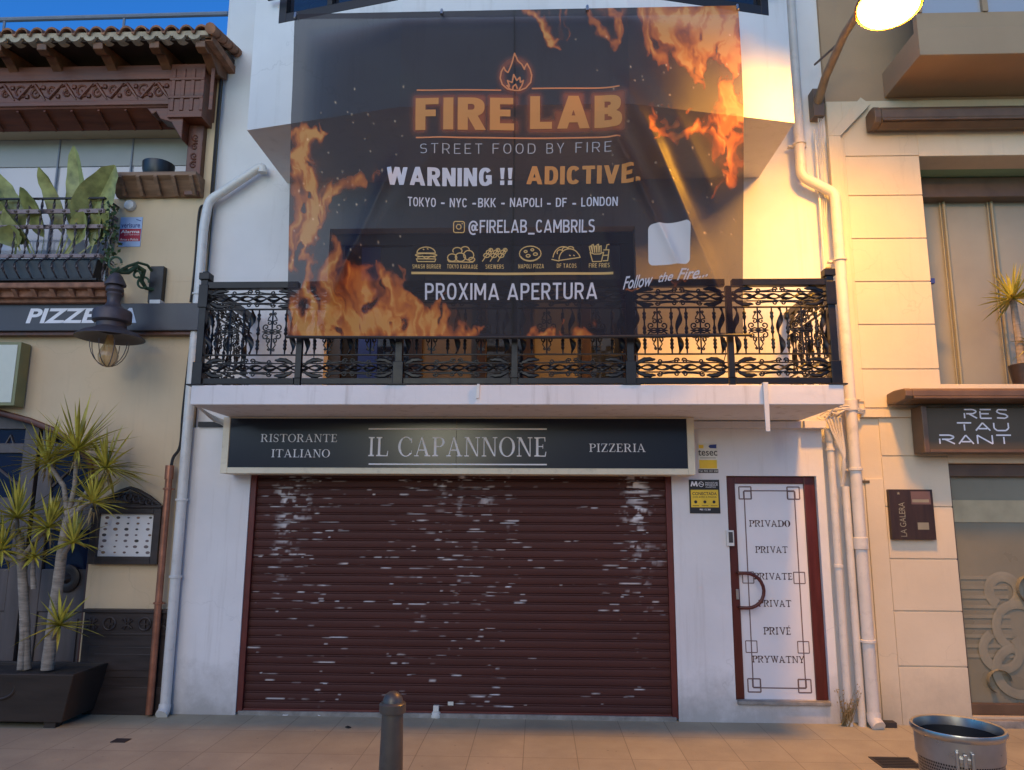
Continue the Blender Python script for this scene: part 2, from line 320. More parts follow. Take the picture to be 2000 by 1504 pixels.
def glyph(ch):
    P = []; w = .8
    if ch == 'I': g_stem(P, SF, 0, 1); w = T + 2 * SF
    elif ch == 'L': g_stem(P, SF); g_bar(P, SF + T, H / 2, .66, H / 2, H); P.append([(.60, 0), (.66, 0), (.69, .27), (.65, .27)]); w = .69
    elif ch in 'EÉ':
        g_stem(P, SF); g_bar(P, SF + T, H / 2, .64, H / 2, H); g_bar(P, SF + T, 1 - H / 2, .62, 1 - H / 2, H); g_bar(P, SF + T, .52, .5, .52, H)
        P.append([(.58, 0), (.64, 0), (.68, .25), (.64, .25)]); P.append([(.56, 1), (.59, .78), (.63, .78), (.62, 1)]); P.append([(.47, .41), (.5, .41), (.5, .63), (.47, .63)]); w = .69
        if ch == 'É': P.append([(.33, 1.08), (.4, 1.08), (.55, 1.24), (.42, 1.24)])
    elif ch == 'T':
        g_stem(P, .36, 0, 1, True, False); g_bar(P, .02, 1 - H / 2, .84, 1 - H / 2, H); P.append([(.0, .76), (.04, .76), (.09, 1), (.02, 1)]); P.append([(.86, .76), (.84, 1), (.77, 1), (.82, .76)]); w = .86
    elif ch in 'PR':
        g_stem(P, SF); g_ring(P, SF + T + .14, .74, .33, .26, T, -90, 90); g_bar(P, SF + T, 1 - H / 2, SF + T + .15, 1 - H / 2, H); g_bar(P, SF + T, .48 + H / 2, SF + T + .15, .48 + H / 2, H); w = .72
        if ch == 'R': P.append([(.36, .5), (.5, .5), (.79, .03), (.9, .03), (.9, 0), (.66, 0)]); w = .88
    elif ch == 'D':
        g_stem(P, SF); g_ring(P, SF + T + .12, .5, .46, .5, T, -90, 90); g_bar(P, SF + T, 1 - H / 2, SF + T + .13, 1 - H / 2, H); g_bar(P, SF + T, H / 2, SF + T + .13, H / 2, H); w = .86
    elif ch == 'O': g_ring(P, .45, .5, .45, .52, T); w = .9
    elif ch == 'C':
        g_ring(P, .45, .5, .45, .52, T, 42, 318); P.append([(.75, .68), (.79, .68), (.79, 1), (.75, .9)]); P.append([(.755, .15), (.79, .13), (.8, .3), (.77, .3)]); w = .84
    elif ch == 'S':
        g_ring(P, .33, .74, .27, .275, .085, 25, 190, H); g_ring(P, .33, .25, .28, .27, .09, -155, 10, H); P.append([(.065, .70), (.18, .62), (.52, .48), (.61, .27), (.52, .24), (.4, .38), (.1, .53)])
        P.append([(.55, .68), (.59, .68), (.59, 1), (.55, .9)]); P.append([(.04, 0), (.08, .1), (.08, .32), (.04, .32)]); w = .64
    elif ch == 'N': g_bar(P, .13, 0, .13, 1, H); g_bar(P, .75, 0, .75, 1, H); P.append([(.08, 1), (.25, 1), (.77, 0), (.73, 0), (.68, .02)]); g_serif(P, .13, 0, 1); g_serif(P, .1, 1, -1, .2); g_serif(P, .75, 1, -1); w = .88
    elif ch == 'A': P.append([(.36, 1), (.44, 1), (.82, 0), (.66, 0)]); g_bar(P, .11, 0, .39, .96, H); g_bar(P, .2, .32, .62, .32, H); g_serif(P, .11, 0, 1); g_serif(P, .74, 0, 1, .32); w = .9
    elif ch == 'V': P.append([(.04, 1), (.2, 1), (.5, .1), (.46, 0), (.42, 0)]); g_bar(P, .46, .03, .74, 1, H); g_serif(P, .12, 1, -1, .3); g_serif(P, .74, 1, -1); w = .86
    elif ch == 'W':
        for o in (0, .44): P.append([(.04 + o, 1), (.2 + o, 1), (.42 + o, .1), (.38 + o, 0), (.34 + o, 0)]); g_bar(P, .38 + o, .03, .6 + o, 1, H); g_serif(P, .12 + o, 1, -1, .3)
        g_serif(P, 1.04, 1, -1); w = 1.16
    elif ch == 'Y': g_stem(P, .34, 0, .45, True, False); P.append([(.04, 1), (.2, 1), (.475, .44), (.34, .42)]); g_bar(P, .43, .43, .74, 1, H); g_serif(P, .12, 1, -1, .3); g_serif(P, .74, 1, -1); w = .86
    elif ch == 'Z': P.append([(.04, H), (.2, H), (.68, 1 - H), (.52, 1 - H)]); g_bar(P, .04, H / 2, .68, H / 2, H); g_bar(P, .05, 1 - H / 2, .68, 1 - H / 2, H); P.append([(.64, 0), (.68, 0), (.71, .26), (.67, .26)]); P.append([(.04, .76), (.08, .76), (.1, 1), (.05, 1)]); w = .72
    else: w = .35
    return P, w
def serif_bm(body):
    bm = bmesh.new(); x = 0; k = 0
    for ch in body:
        P, w = glyph(ch)
        for q in P:
            k += 1
            vs = [bm.verts.new((x + a, b, (k % 7) * .00015)) for a, b in q]
            try: bm.faces.new(vs)
            except ValueError: pass
        x += w + .11
    return bm

# ------------------------------------------------------------------ the far side of the street (behind the viewer) and its white lamp, seen mirrored in the navy sign
fh = thing('facing_house', 'unseen low plain brown house added across the street, behind the viewer', 'house', (0, -18, 0))  # unseen, put in so the navy sign mirrors no open sky
g = MB(); g.box(-22, 22, -20, -18, -.1, 5.2); g.build('wall', M['brownwall'], fh)
ld = bpy.data.lights.new('street_light', 'POINT'); ld.energy = 230; ld.color = (1, .95, .68); ld.shadow_soft_size = .55
lo = bpy.data.objects.new('street_light', ld); COL.objects.link(lo)
_p = at(862, 838, -.292); _d = (_p - CAM); _d.y = -_d.y; lo.location = _p + _d * (11.5 / -_d.y)

# a plain industrial sans alphabet drawn as even strokes (cap height 1, stroke t)
def sans(ch, t):
    P = []; w = .60
    def V(x, z0=0, z1=1): P.append([(x, z0), (x + t, z0), (x + t, z1), (x, z1)])
    def B(x0, x1, z): P.append([(x0, z), (x1, z), (x1, z + t * .92), (x0, z + t * .92)])
    def SL(x0, x1, z0=0, z1=1, k=1): h = k * t * math.sqrt(1 + ((x1 - x0) / (z1 - z0)) ** 2 * .5); P.append([(x0 - h / 2, z0), (x0 + h / 2, z0), (x1 + h / 2, z1), (x1 - h / 2, z1)])
    def RG(cx, cz, rx, rz, a0, a1, p=2.5):
        n = max(6, int(abs(a1 - a0) / 12)); o = []
        for i in range(n + 1):
            a = R_(a0 + (a1 - a0) * i / n); c, s_ = math.cos(a), math.sin(a); q = (abs(c) ** p + abs(s_) ** p) ** (-1 / p); o.append(((cx + rx * c * q, cz + rz * s_ * q), (cx + (rx - t) * c * q, cz + (rz - t * .92) * s_ * q)))
        for i in range(n): P.append([o[i][0], o[i + 1][0], o[i + 1][1], o[i][1]])
    h = t * .55
    if ch == 'A': w = .76; SL(h, .38); SL(w - h, .38); B(.2, .56, .18)
    elif ch == 'B': V(0); RG(.3, .735, .29, .265, -90, 90); RG(.3, .27, .32, .27, -90, 90); B(t, .3, 0); B(t, .3, .5 - t * .46); B(t, .3, 1 - t * .92); w = .62
    elif ch in 'CG':
        RG(.31, .5, .31, .5, 38, 322); w = .62
        if ch == 'G': V(.62 - t, .1, .5); B(.34, .62, .5 - t * .5)
    elif ch == 'D': V(0); RG(.28, .5, .34, .5, -90, 90); B(t, .28, 0); B(t, .28, 1 - t * .92); w = .62
    elif ch in 'EF':
        V(0); B(t, .52, 1 - t * .92); B(t, .46, .52 - t * .46); w = .53
        if ch == 'E': B(t, .54, 0)
    elif ch == 'I': V(0); w = t
    elif ch == 'H': V(0); V(.6 - t); B(t, .6 - t, .5 - t / 2)
    elif ch == 'K': V(0); SL(t + h * .4, .58 - h * .6, .42, 1); SL(.62 - h * .7, t + h * .8, 0, .52); w = .62
    elif ch == 'L': V(0); B(t, .5, 0); w = .51
    elif ch == 'M': V(0); V(.78 - t); SL(.39, h, .28, 1); SL(.39, .78 - h, .28, 1); w = .78
    elif ch == 'N': V(0); V(.64 - t); SL(.64 - h * .95, h * .95); w = .64
    elif ch == 'O': RG(.32, .5, .32, .5, 0, 360); w = .64
    elif ch in 'PR':
        V(0); RG(.29, .70, .31, .30, -90, 90); B(t, .29, 1 - t * .92); B(t, .29, .40); w = .6
        if ch == 'R': SL(.6 - h * .7, .32, 0, .45); w = .62
    elif ch == 'S': RG(.29, .735, .28, .265, 30, 270); RG(.29, .272, .29, .272, -150, 90); w = .58
    elif ch == 'T': B(0, .58, 1 - t * .92); V(.29 - t / 2, 0, 1 - t * .9); w = .58
    elif ch == 'U': V(0, .3); V(.62 - t, .3); RG(.31, .31, .31, .31, 180, 360); w = .62
    elif ch == 'V': w = .72; SL(.36, h); SL(.36, w - h)
    elif ch == 'W': w = 1.02; SL(.29, h); SL(.29, .51); SL(.73, .51); SL(.73, w - h)
    elif ch == 'X': w = .66; SL(h, w - h); SL(w - h, h)
    elif ch == 'Y': w = .66; V(.33 - t / 2, 0, .45); SL(.33, h, .4, 1); SL(.33, w - h, .4, 1)
    elif ch == 'Z': w = .58; B(0, .58, 0); B(0, .58, 1 - t * .92); SL(h, w - h, t * .8, 1 - t * .8)
    elif ch == '!': P.append([(t * .2, .34), (t * .9, .34), (t * 1.1, 1), (0, 1)]); P.append([(t * .05, 0), (t * 1.05, 0), (t * 1.05, t), (t * .05, t)]); w = t * 1.1
    elif ch == '.': P.append([(0, 0), (t, 0), (t, t), (0, t)]); w = t
    elif ch == '_': B(0, .6, -.14); w = .6
    elif ch == '@':
        tt = t; RG(.45, .4, .45, .55, 20, 300, 2.2); RG(.45, .4, .2, .26, 0, 360, 2.2); P.append([(.62, .18), (.62 + t * .8, .18), (.62 + t * .8, .64), (.62, .64)]); RG(.76, .3, .14, .14, 180, 360, 2.1); w = .92
    else: w = .26
    return P, w
def sans_bm(body, t=.14, gap=.12):
    bm = bmesh.new(); x = 0; k = 0
    for ch in body:
        P, w = sans(ch, t)
        for q in P:
            k += 1
            try: bm.faces.new([bm.verts.new((x + a, b, (k % 5) * .0002)) for a, b in q])
            except ValueError: pass
        x += w + gap
    return bm

# ------------------------------------------------------------------ ground
ground = MB(); ground.poly([(-40, -40, 0), (40, -40, 0), (40, 30, 0), (-40, 30, 0)]); structure(ground.build('pavement', M['pave']))

# ================================================================== the white house in the middle
XL, XR = -3.33, 2.635
SX0, SX1, SZ = -2.735, 1.232, 2.2            # shutter opening
DX0, DX1, DZ0, DZ1 = 1.737, 2.56, .185, 2.155 # door opening
house = thing('townhouse', 'white narrow town house with closed red shutter, balcony slab and overhanging bay', 'house', (-.35, .15, 0))
g = MB()
g.box(XL, SX0, 0, .3, -.1, 2.6); g.box(SX1, DX0, 0, .3, -.1, 2.6); g.box(DX1, XR, 0, .3, -.1, 2.6)
g.box(SX0, SX1, 0, .3, SZ, 2.6); g.box(DX0, DX1, 0, .3, DZ1, 2.6); g.box(DX0, DX1, 0.002, .3, -.1, DZ0 - .002)
g.build('ground_wall', M['white'], house)
g = MB(); WX0, WX1, WZ = -2.11, .96, 4.63
g.box(XL, WX0, .06, .32, 2.602, 7.4); g.box(WX1, 2.9, .06, .32, 2.602, 7.4); g.box(WX0, WX1, .06, .32, WZ, 7.4); g.box(XR + .002, 2.9, .062, .3, -.1, 2.6)
g.build('upper_wall', M['white_up'], house)
g = MB(); g.box(-2.87, 2.44, -1.05, .06, 2.668, 2.83); g.build('balcony_slab', M['slab'], house, bevel=.006)
g = MB(); g.box(1.27, 2.45, -.05, 0, 2.595, 2.66); g.box(2.45, XR + .01, -.1, 0, 2.59, 2.66); g.build('cornice', M['white_up'], house, bevel=.004)
g = MB(); g.box(SX0 + .02, SX1 - .02, .0, .06, -.05, .035); g.build('threshold', M['conc'], house, bevel=.006)
# overhanging bay with a faceted front
A, B, Cc, D = (-2.58, -1.0), (-1.16, -1.345), (.75, -1.345), (2.205, -1.0)
g = MB(); plan = [(A[0], .06), A, B, Cc, D, (D[0], .06)]; g.prism(plan, 5.13, 6.13, 'z')
def along(P, Q, s): return (P[0] + (Q[0] - P[0]) * s, P[1] + (Q[1] - P[1]) * s)
def face_panel(mb, P, Q, s0, s1, z0, z1, din, dout):
    n = Vector((Q[1] - P[1], -(Q[0] - P[0]), 0)).normalized(); a, b = Vector((*along(P, Q, s0), 0)), Vector((*along(P, Q, s1), 0))
    p = [a + n * dout, b + n * dout, b - n * din, a - n * din]
    mb.hexa([(q.x, q.y, z0) for q in p] + [(q.x, q.y, z1) for q in p])
for P, Q, s0, s1 in ((A, B, 0, .17), (A, B, .97, 1), (B, Cc, 0, 1), (Cc, D, 0, .05), (Cc, D, .88, 1)): face_panel(g, P, Q, s0, s1, 6.13, 7.3, .2, 0)
g.box(A[0], A[0] + .15, -.95, .06, 6.13, 7.3); g.box(D[0] - .15, D[0], -.95, .06, 6.13, 7.3)
g.build('bay', M['white_up'], house)
for P, Q, s0, s1 in ((A, B, .17, .97), (Cc, D, .05, .88)):
    g = MB(); face_panel(g, P, Q, s0, s1, 6.132, 7.3, .1, -.06); w = g.build('window', M['dkglass'], house)
    g = MB()
    for a, b, z0, z1 in ((s0, s0 + .05, 6.133, 7.28), (s1 - .05, s1, 6.133, 7.28), (s0 + .05, s1 - .05, 6.133, 6.22), (.5, .535, 6.22, 7.28)): face_panel(g, P, Q, a, b, z0, z1, .055, .0)
    g.build('window_frame', M['dkframe'], w, bevel=.004)
g = MB()
for P, Q, s0, s1 in ((A, B, .12, .98), (Cc, D, .05, .9)):
    n = Vector((Q[1] - P[1], -(Q[0] - P[0]), 0)).normalized() * .07; a, b = Vector((*along(P, Q, s0), 6.34)) + n, Vector((*along(P, Q, s1), 6.34)) + n
    g = MB(); g.tube([a, b], .018); g.build('window_rail', M['iron'], house, smooth=True)
# balcony door behind the banner
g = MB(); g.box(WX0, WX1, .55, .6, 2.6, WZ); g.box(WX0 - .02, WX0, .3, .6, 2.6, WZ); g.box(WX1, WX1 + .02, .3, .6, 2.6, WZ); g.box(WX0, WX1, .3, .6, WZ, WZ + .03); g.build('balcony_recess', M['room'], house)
g = MB(); g.box(WX0, WX1, .2, .3, 2.6, 2.83); g.build('balcony_sill', M['slab'], house)
bd = MB()
for a, b in ((WX0 + .002, WX0 + .13), (-1.3, -1.16), (-.62, -.52), (-.16, -.04), (.42, .52), (WX1 - .13, WX1 - .002)): bd.box(a, b, .2, .26, 2.835, WZ - .13)
bd.box(WX0 + .002, WX1 - .002, .2, .26, WZ - .13, WZ - .002); bdoor = bd.build('balcony_door', M['dkwood'], house, bevel=.006)
for a, b, m in ((WX0 + .13, -1.82, 'room'), (-1.82, -1.62, 'bluepane'), (-1.62, -1.3, 'dkglass'), (-1.16, -.62, 'beigep'), (-.52, -.16, 'dkglass'), (-.04, .42, 'beigep'), (.52, WX1 - .13, 'dkglass')):
    g = MB(); g.box(a + .002, b - .002, .235, .25, 2.835, WZ - .132); g.build('door_panel', M[m], bdoor)

# roller shutter
NS = 27; sz0, sz1 = .04, 2.2; pitch = (sz1 - sz0) / NS
prof = [(0, 0), (.0, .06), (-.004, .12), (-.010, .3), (-.013, .55), (-.010, .70), (-.008, .735), (.010, .745), (.010, .775), (-.007, .785), (-.006, .93), (.016, .94), (.016, .985)]
nx = 520; xs = np.linspace(SX0 + .05, SX1 - .05, nx)
zs, ys, kind = [], [], []
for i in range(NS):
    for y, f in prof: zs.append(sz0 + (i + f) * pitch); ys.append(.055 + (y * .42 if y < 0 else y)); kind.append((i, f))
zs.append(sz1); ys.append(.055); kind.append((NS - 1, 1)); nz = len(zs)
X, Z = np.meshgrid(xs, zs); Y = np.repeat(np.array(ys)[:, None], nx, 1)
Y += .002 * np.sin(X * 1.7) * np.cos(Z * 2.1)
def value_noise(w, h, fx, fy, seed):
    r = np.random.default_rng(seed); gx, gy = max(2, int(fx) + 2), max(2, int(fy) + 2); gr = r.random((gy, gx))
    u = np.linspace(0, fx, w); v = np.linspace(0, fy, h); iu = u.astype(int).clip(0, gx - 2); iv = v.astype(int).clip(0, gy - 2)
    a = u - iu; b = v - iv; a = a * a * (3 - 2 * a); b = (b * b * (3 - 2 * b))[:, None]
    return (gr[np.ix_(iv, iu)] * (1 - a) + gr[np.ix_(iv, iu + 1)] * a) * (1 - b) + (gr[np.ix_(iv + 1, iu)] * (1 - a) + gr[np.ix_(iv + 1, iu + 1)] * a) * b
def fbm(w, h, fx, fy, seed, o=4):
    s = 0; a = 1; tot = 0
    for i in range(o): s = s + a * value_noise(w, h, fx * 2 ** i, fy * 2 ** i, seed + i * 13); tot += a; a *= .5
    return s / tot
worn = np.zeros((nz, nx)); fr = np.array([k[1] for k in kind]); sl = np.array([k[0] for k in kind])
U = (xs - xs[0]) / (xs[-1] - xs[0])
def colmask(c, w): return np.exp(-((U - c) / w) ** 2)
rag = fbm(nx, nz, 60, 100, 5, 3); rag2 = fbm(nx, nz, 25, 300, 9, 3)
for i in range(NS):
    top = i / NS                                   # 0 at the foot, 1 at the sign
    nd = int(13 + 12 * RNG.random() + (12 if top > .4 else -4))
    for k in range(nd):
        q = RNG.random()
        c = [.075, .47, .51, .59, .93, .18, .38][RNG.integers(7)] + RNG.normal() * .042 if q < .72 else RNG.random()
        w = RNG.uniform(.002, .016) * (1.8 if q < .2 else 1); hz = RNG.choice([.02, .08, .12, .68, .72, .8, .92]); hw = RNG.choice([.03, .035, .04, .06]); big = RNG.random() < .05
        if big: hz, hw, w = RNG.choice([.3, .7]), .1, w * 1.3
        m = (np.clip(1 - ((U - c) / w) ** 2, 0, 1) ** .4)[None, :] * np.exp(-((fr - hz) / hw) ** 2)[:, None] * (sl == i)[:, None]
        worn = np.maximum(worn, m * RNG.uniform(.35, 1.05) * (.6 if big else 1))
for c, w, t0, st in ((.075, .03, .45, 1.0), (.10, .05, .6, .7), (.93, .035, .4, 1.0), (.505, .012, .72, 1.0), (.565, .022, .74, .85), (.455, .02, .72, .85), (.375, .016, .8, .7), (.62, .008, .5, .5), (.94, .06, .3, .45)):
    gate = np.clip((sl / NS - t0) * 5, 0, 1) * (np.random.default_rng(int(c * 1000)).random(NS)[sl] > .25)
    gate = gate * (.35 + .65 * np.random.default_rng(int(c * 999)).random(NS)[sl])
    worn = np.maximum(worn, (colmask(c, w)[None, :] * gate[:, None] * np.clip((rag - .42) * 7, 0, 1) * st))
worn = np.clip(worn * np.clip((rag2 - .30) * 3.2, .1, 1.1) * 1.7 - .26, 0, 1)
def grid_mesh(name, X, Y, Z, mat, parent, attr=None, vals=None, kind='FLOAT'):
    h, w = X.shape; root = parent
    while root.parent: root = root.parent
    co = np.stack([X - root.location.x, Y - root.location.y, Z - root.location.z], -1).reshape(-1, 3)
    idx = np.arange(h * w).reshape(h, w); q = np.stack([idx[:-1, :-1], idx[:-1, 1:], idx[1:, 1:], idx[1:, :-1]], -1).reshape(-1)
    me = bpy.data.meshes.new(name); nf = (h - 1) * (w - 1); me.vertices.add(h * w); me.vertices.foreach_set('co', co.reshape(-1).astype(np.float32))
    me.loops.add(nf * 4); me.loops.foreach_set('vertex_index', q.astype(np.int32)); me.polygons.add(nf); me.polygons.foreach_set('loop_start', np.arange(0, nf * 4, 4, dtype=np.int32))
    me.update(); me.validate(); me.polygons.foreach_set('use_smooth', [True] * nf)
    if attr:
        a = me.attributes.new(attr, kind, 'POINT'); a.data.foreach_set('value' if kind == 'FLOAT' else 'color', vals.reshape(-1).astype(np.float32))
    me.materials.append(mat); o = bpy.data.objects.new(name, me); COL.objects.link(o); o.parent = parent; return o
shut = grid_mesh('roller_shutter', X, Y, Z, M['shutter'], house, 'worn', worn)
shut['label'] = 'closed dark red slatted roller shutter with worn white scratches'
for a, b in ((SX0 + .001, SX0 + .055), (SX1 - .055, SX1 - .001)):
    g = MB(); g.box(a, b, .012, .1, .02, SZ - .002); g.build('guide_rail', M['redfrm'], shut, bevel=.004)
g = MB(); g.box(SX0 + .057, SX1 - .057, .03, .07, .012, .05); g.build('bottom_rail', M['redfrm'], shut, bevel=.004)
g = MB(); a = at(880, 1374, .03); g.box(a.x - .025, a.x + .025, .036, .0375, a.z - .018, a.z + .014); g.build('sticker', M['sticker'], shut)

# private door
door = MB(); DY = .07
p0 = rc(1432, 945, 1598, 1366, DY); PX0, PX1, PZ0, PZ1 = p0[0], p0[1], DZ0 + .02, at(1500, 945, DY).z
PX0, PX1 = (at(1432, 945, DY).x + at(1455, 1368, DY).x) / 2, (at(1563, 945, DY).x + at(1598, 1366, DY).x) / 2
door.box(DX0 + .002, PX0, DY - .03, DY + .03, DZ0, DZ1 - .002); door.box(PX1, DX1 - .002, DY - .03, DY + .03, DZ0, DZ1 - .002); door.box(PX0, PX1, DY - .03, DY + .03, PZ1, DZ1 - .002)
dr = door.build('door', M['maroon'], house, bevel=.006, label='white private entrance door in a maroon frame')
g = MB(); g.box(PX0 + .001, PX1 - .001, DY - .01, DY + .02, DZ0, PZ1 - .001); g.build('door_panel', M['doorwh'], dr)
T, H = .25, .11
g = MB()
for s, yb, xa, xb, hh in (('PRIVADO', 1029, 1463, 1543, 13), ('PRIVAT', 1080, 1475, 1538, 13), ('PRIVATE', 1132, 1472, 1547, 13), ('PRIVAT', 1185, 1481, 1545, 13), ('PRIVÉ', 1239, 1491, 1544, 17), ('PRYWATNY', 1294, 1469, 1571, 13)):
    z0 = at(1500, yb, DY).z; g = MB(); words(g, s, at(xa, yb, DY).x, at(xb, yb, DY).x, z0, z0 + hh * .0047, DY - .0115, serif=True); g.build('lettering', M['maroonink'], dr)
g = MB(); yy = DY - .0112
def line(mb, x0, z0, x1, z1, w, y):
    d = Vector((x1 - x0, z1 - z0)).normalized(); n = Vector((-d.y, d.x)) * w / 2
    mb.poly([(x0 - n.x, y, z0 - n.y), (x1 - n.x, y, z1 - n.y), (x1 + n.x, y, z1 + n.y), (x0 + n.x, y, z0 + n.y)])
def squ(mb, cx, cz, s, w, y):
    for k in range(4):
        a = [(-1, -1), (1, -1), (1, 1), (-1, 1)]; p, q = a[k], a[(k + 1) % 4]; line(mb, cx + p[0] * s, cz + p[1] * s, cx + q[0] * s, cz + q[1] * s, w, y - k * .0001)
lx0, lx1, lz0, lz1 = PX0 + .085, PX1 - .085, PZ0 + .075, PZ1 - .065
for k, q in enumerate(((lx0, lz0, lx0, lz1), (lx1, lz0, lx1, lz1), (lx0, lz0, lx1, lz0), (lx0, lz1, lx1, lz1))): line(g, *q, .010, yy - .0004 - k * .0001)
for cx in (lx0, lx1):
    sx = .03 if cx == lx0 else -.03
    for cz, dz in ((lz0 + .02, 0), (lz1 - .02, 0)): squ(g, cx + sx * .3, cz, .056, .011, yy - .001); squ(g, cx + sx * .9, cz + (.02 if cz < 1 else -.02), .034, .007, yy - .0015)
    for py in (1263, 1128): squ(g, cx, at(1500, py, DY).z, .05, .008, yy - .001)
g.build('border_print', M['greyink'], dr)
g = MB(); za, zb = at(1445, 1118, DY).z, at(1445, 1185, DY).z; xa = at(1440, 1150, DY).x; rr = (za - zb) / 2
g.tube([(xa, DY - .03, za), (xa, DY - .09, za)] + [(xa + .06 + rr * 1.0 * math.sin(R_(k * 15)), DY - .095, (za + zb) / 2 + rr * math.cos(R_(k * 15))) for k in range(13)] + [(xa, DY - .09, zb), (xa, DY - .03, zb)], .016, 10)
g.build('handle', M['maroon'], dr, smooth=True)
g = MB(); zc = at(1440, 1160, DY).z; g.box(DX0 + .05, DX0 + .075, DY - .045, DY - .031, zc - .045, zc + .045); g.build('lock', M['steel'], dr, bevel=.003)
g = MB(); g.box(DX0 + .01, DX1 - .005, -.03, .04, DZ0 - .03, DZ0 - .001); g.build('door_sill', M['conc'], house, bevel=.005)
# intercom on the left of the door frame
p = rc(1420, 1040, 1432, 1062, -.0); ic = thing('intercom', 'small white intercom panel beside the maroon door frame', 'intercom', (p[0], 0, p[2]))
g = MB(); g.box(p[0] - .012, p[1] + .004, -.03, -.001, p[2] - .02, p[3] + .02); g.build('case', M['pvc'], ic, bevel=.004)
g = MB(); g.box(p[0] + .006, p[1] - .008, -.034, -.0305, p[2] + .01, p[3] + .005); g.build('button_plate', M['darkink'], ic)

T, H = .14, .05
# ================================================================== house sign
sx0, sx1, sz0_, sz1_ = *[at(433, 870, -.3).x, at(1357, 870, -.3).x], at(900, 926, -.3).z, 2.664
sign = thing('shop_sign', 'long navy shop sign reading IL CAPANNONE in a cream box frame', 'sign', ((sx0 + sx1) / 2, -.15, sz0_))
g = MB(); fl, fb = .065, .055
g.box(sx0, sx0 + fl, -.3, -.002, sz0_, sz1_); g.box(sx1 - fl, sx1, -.3, -.002, sz0_, sz1_); g.box(sx0 + fl, sx1 - fl, -.3, -.002, sz0_, sz0_ + fb); g.box(sx0 + fl, sx1 - fl, -.3, -.002, sz1_ - .012, sz1_)
g.build('frame', M['cream_frm'], sign, bevel=.005)
for a, b in ((sx0 + fl, at(891, 870, -.3).x - .001), (at(891, 870, -.3).x + .001, sx1 - fl)):
    g = MB(); g.box(a + .001, b, -.29, -.25, sz0_ + fb + .001, sz1_ - .013); g.build('face_panel', M['signface'], sign)
g = MB(); yl = -.2925
for s, xa, xb, yt, yb in (('RISTORANTE', 509, 658, 848, 864), ('ITALIANO', 530, 644, 878, 894), ('IL CAPANNONE', 719, 1067, 853, 892), ('PIZZERIA', 1151, 1261, 866, 882)):
    g = MB(); words(g, s, at(xa, yb, yl).x, at(xb, yb, yl).x, at(850, yb, yl).z, at(850, yt, yl).z, yl, serif=True); g.build('lettering', M['letter'], sign)
for yy in (838, 907): g = MB(); g.box(at(720, yy, yl).x, at(1068, yy, yl).x, yl - .004, yl, at(900, yy, yl).z - .006, at(900, yy, yl).z + .006); g.build('rule', M['letter'], sign)

# stickers on the wall
p = rc(1362, 866, 1403, 924); st = thing('alarm_sticker', 'pale and yellow tesec alarm sticker right of the navy sign', 'sticker', ((p[0] + p[1]) / 2, 0, p[2]))
g = MB(); g.box(p[0], p[1], -.003, -.0005, p[2], p[3]); g.build('backing', M['sticker'], st)
w, h = p[1] - p[0], p[3] - p[2]
g = MB(); g.box(p[0] + .01, p[1] - .01, -.004, -.0031, p[2] + h * .15, p[2] + h * .44); g.box(p[0] + .01, p[0] + w * .3, -.004, -.0031, p[3] - h * .17, p[3] - h * .05); g.build('yellow_panel', M['yellow'], st)
g = MB(); g.box(p[0], p[1], -.004, -.0031, p[2], p[2] + h * .13); words(g, 'tesec', p[0] + w * .02, p[1] - w * .02, p[2] + h * .58, p[2] + h * .78, -.0045, weight=.01); g.box(p[0] + w * .1, p[1] - w * .1, -.004, -.0031, p[2] + h * .5, p[2] + h * .515); g.build('lettering', M['darkink'], st)
g = MB(); g.prism([(p[0] + w * .55, p[3] - h * .1), (p[0] + w * .62, p[3] - h * .16), (p[1] - w * .05, p[3] - h * .17), (p[1] - w * .04, p[3] - h * .03), (p[0] + w * .62, p[3] - h * .05)], -.004, -.0031); g.build('camera_mark', M['navy'], st)
g = MB(); words(g, 'Tel. 902 101 508', p[0] + w * .03, p[1] - w * .03, p[2] + h * .03, p[2] + h * .1, -.0046); g.build('phone_number', M['sticker'], st)
p = rc(1345, 937, 1407, 1003); st = thing('alarm_plate', 'black and yellow CONECTADA alarm plate beside the door', 'sign', ((p[0] + p[1]) / 2, 0, p[2])); w, h = p[1] - p[0], p[3] - p[2]
g = MB(); g.box(p[0], p[1], -.008, -.0005, p[2], p[3]); g.build('plate', M['black'], st, bevel=.002)
g = MB(); g.box(p[0] + w * .05, p[1] - w * .05, -.0095, -.0081, p[2] + h * .18, p[2] + h * .7); g.build('yellow_panel', M['yellow'], st)
g = MB(); words(g, 'CONECTADA', p[0] + w * .1, p[1] - w * .1, p[2] + h * .54, p[2] + h * .63, -.0098, weight=.015); words(g, 'CON AVISO A POLICIA', p[0] + w * .11, p[1] - w * .11, p[2] + h * .46, p[2] + h * .51, -.0098, weight=.01)
for k in range(3):
    c0 = p[0] + w * (.2 + .3 * k); g.prism([(c0 + .015 * math.cos(a * PI / 4), p[2] + h * .34 + .015 * math.sin(a * PI / 4)) for a in range(8)], -.0098, -.0096); g.box(c0 - .03, c0 + .03, -.0098, -.0096, p[2] + h * .22, p[2] + h * .235)
g.build('lettering', M['black'], st)
g = MB(); mx = p[0] + w * .07; mz = p[3] - h * .2
for k, q in enumerate((((0, 0), (.02, .09)), ((.02, .09), (.05, .01)), ((.05, .01), (.085, .09)), ((.085, .09), (.1, 0)))): line(g, mx + q[0][0] * .55, mz + q[0][1] * .5, mx + q[1][0] * .55, mz + q[1][1] * .5, .013, -.0085 - k * .0002)
for k in range(12): a, b = k * PI / 6, (k + 1) * PI / 6; cx, cz = p[0] + w * .4, p[3] - h * .135; line(g, cx + .022 * math.cos(a), cz + .022 * math.sin(a), cx + .022 * math.cos(b), cz + .022 * math.sin(b), .005, -.0087)
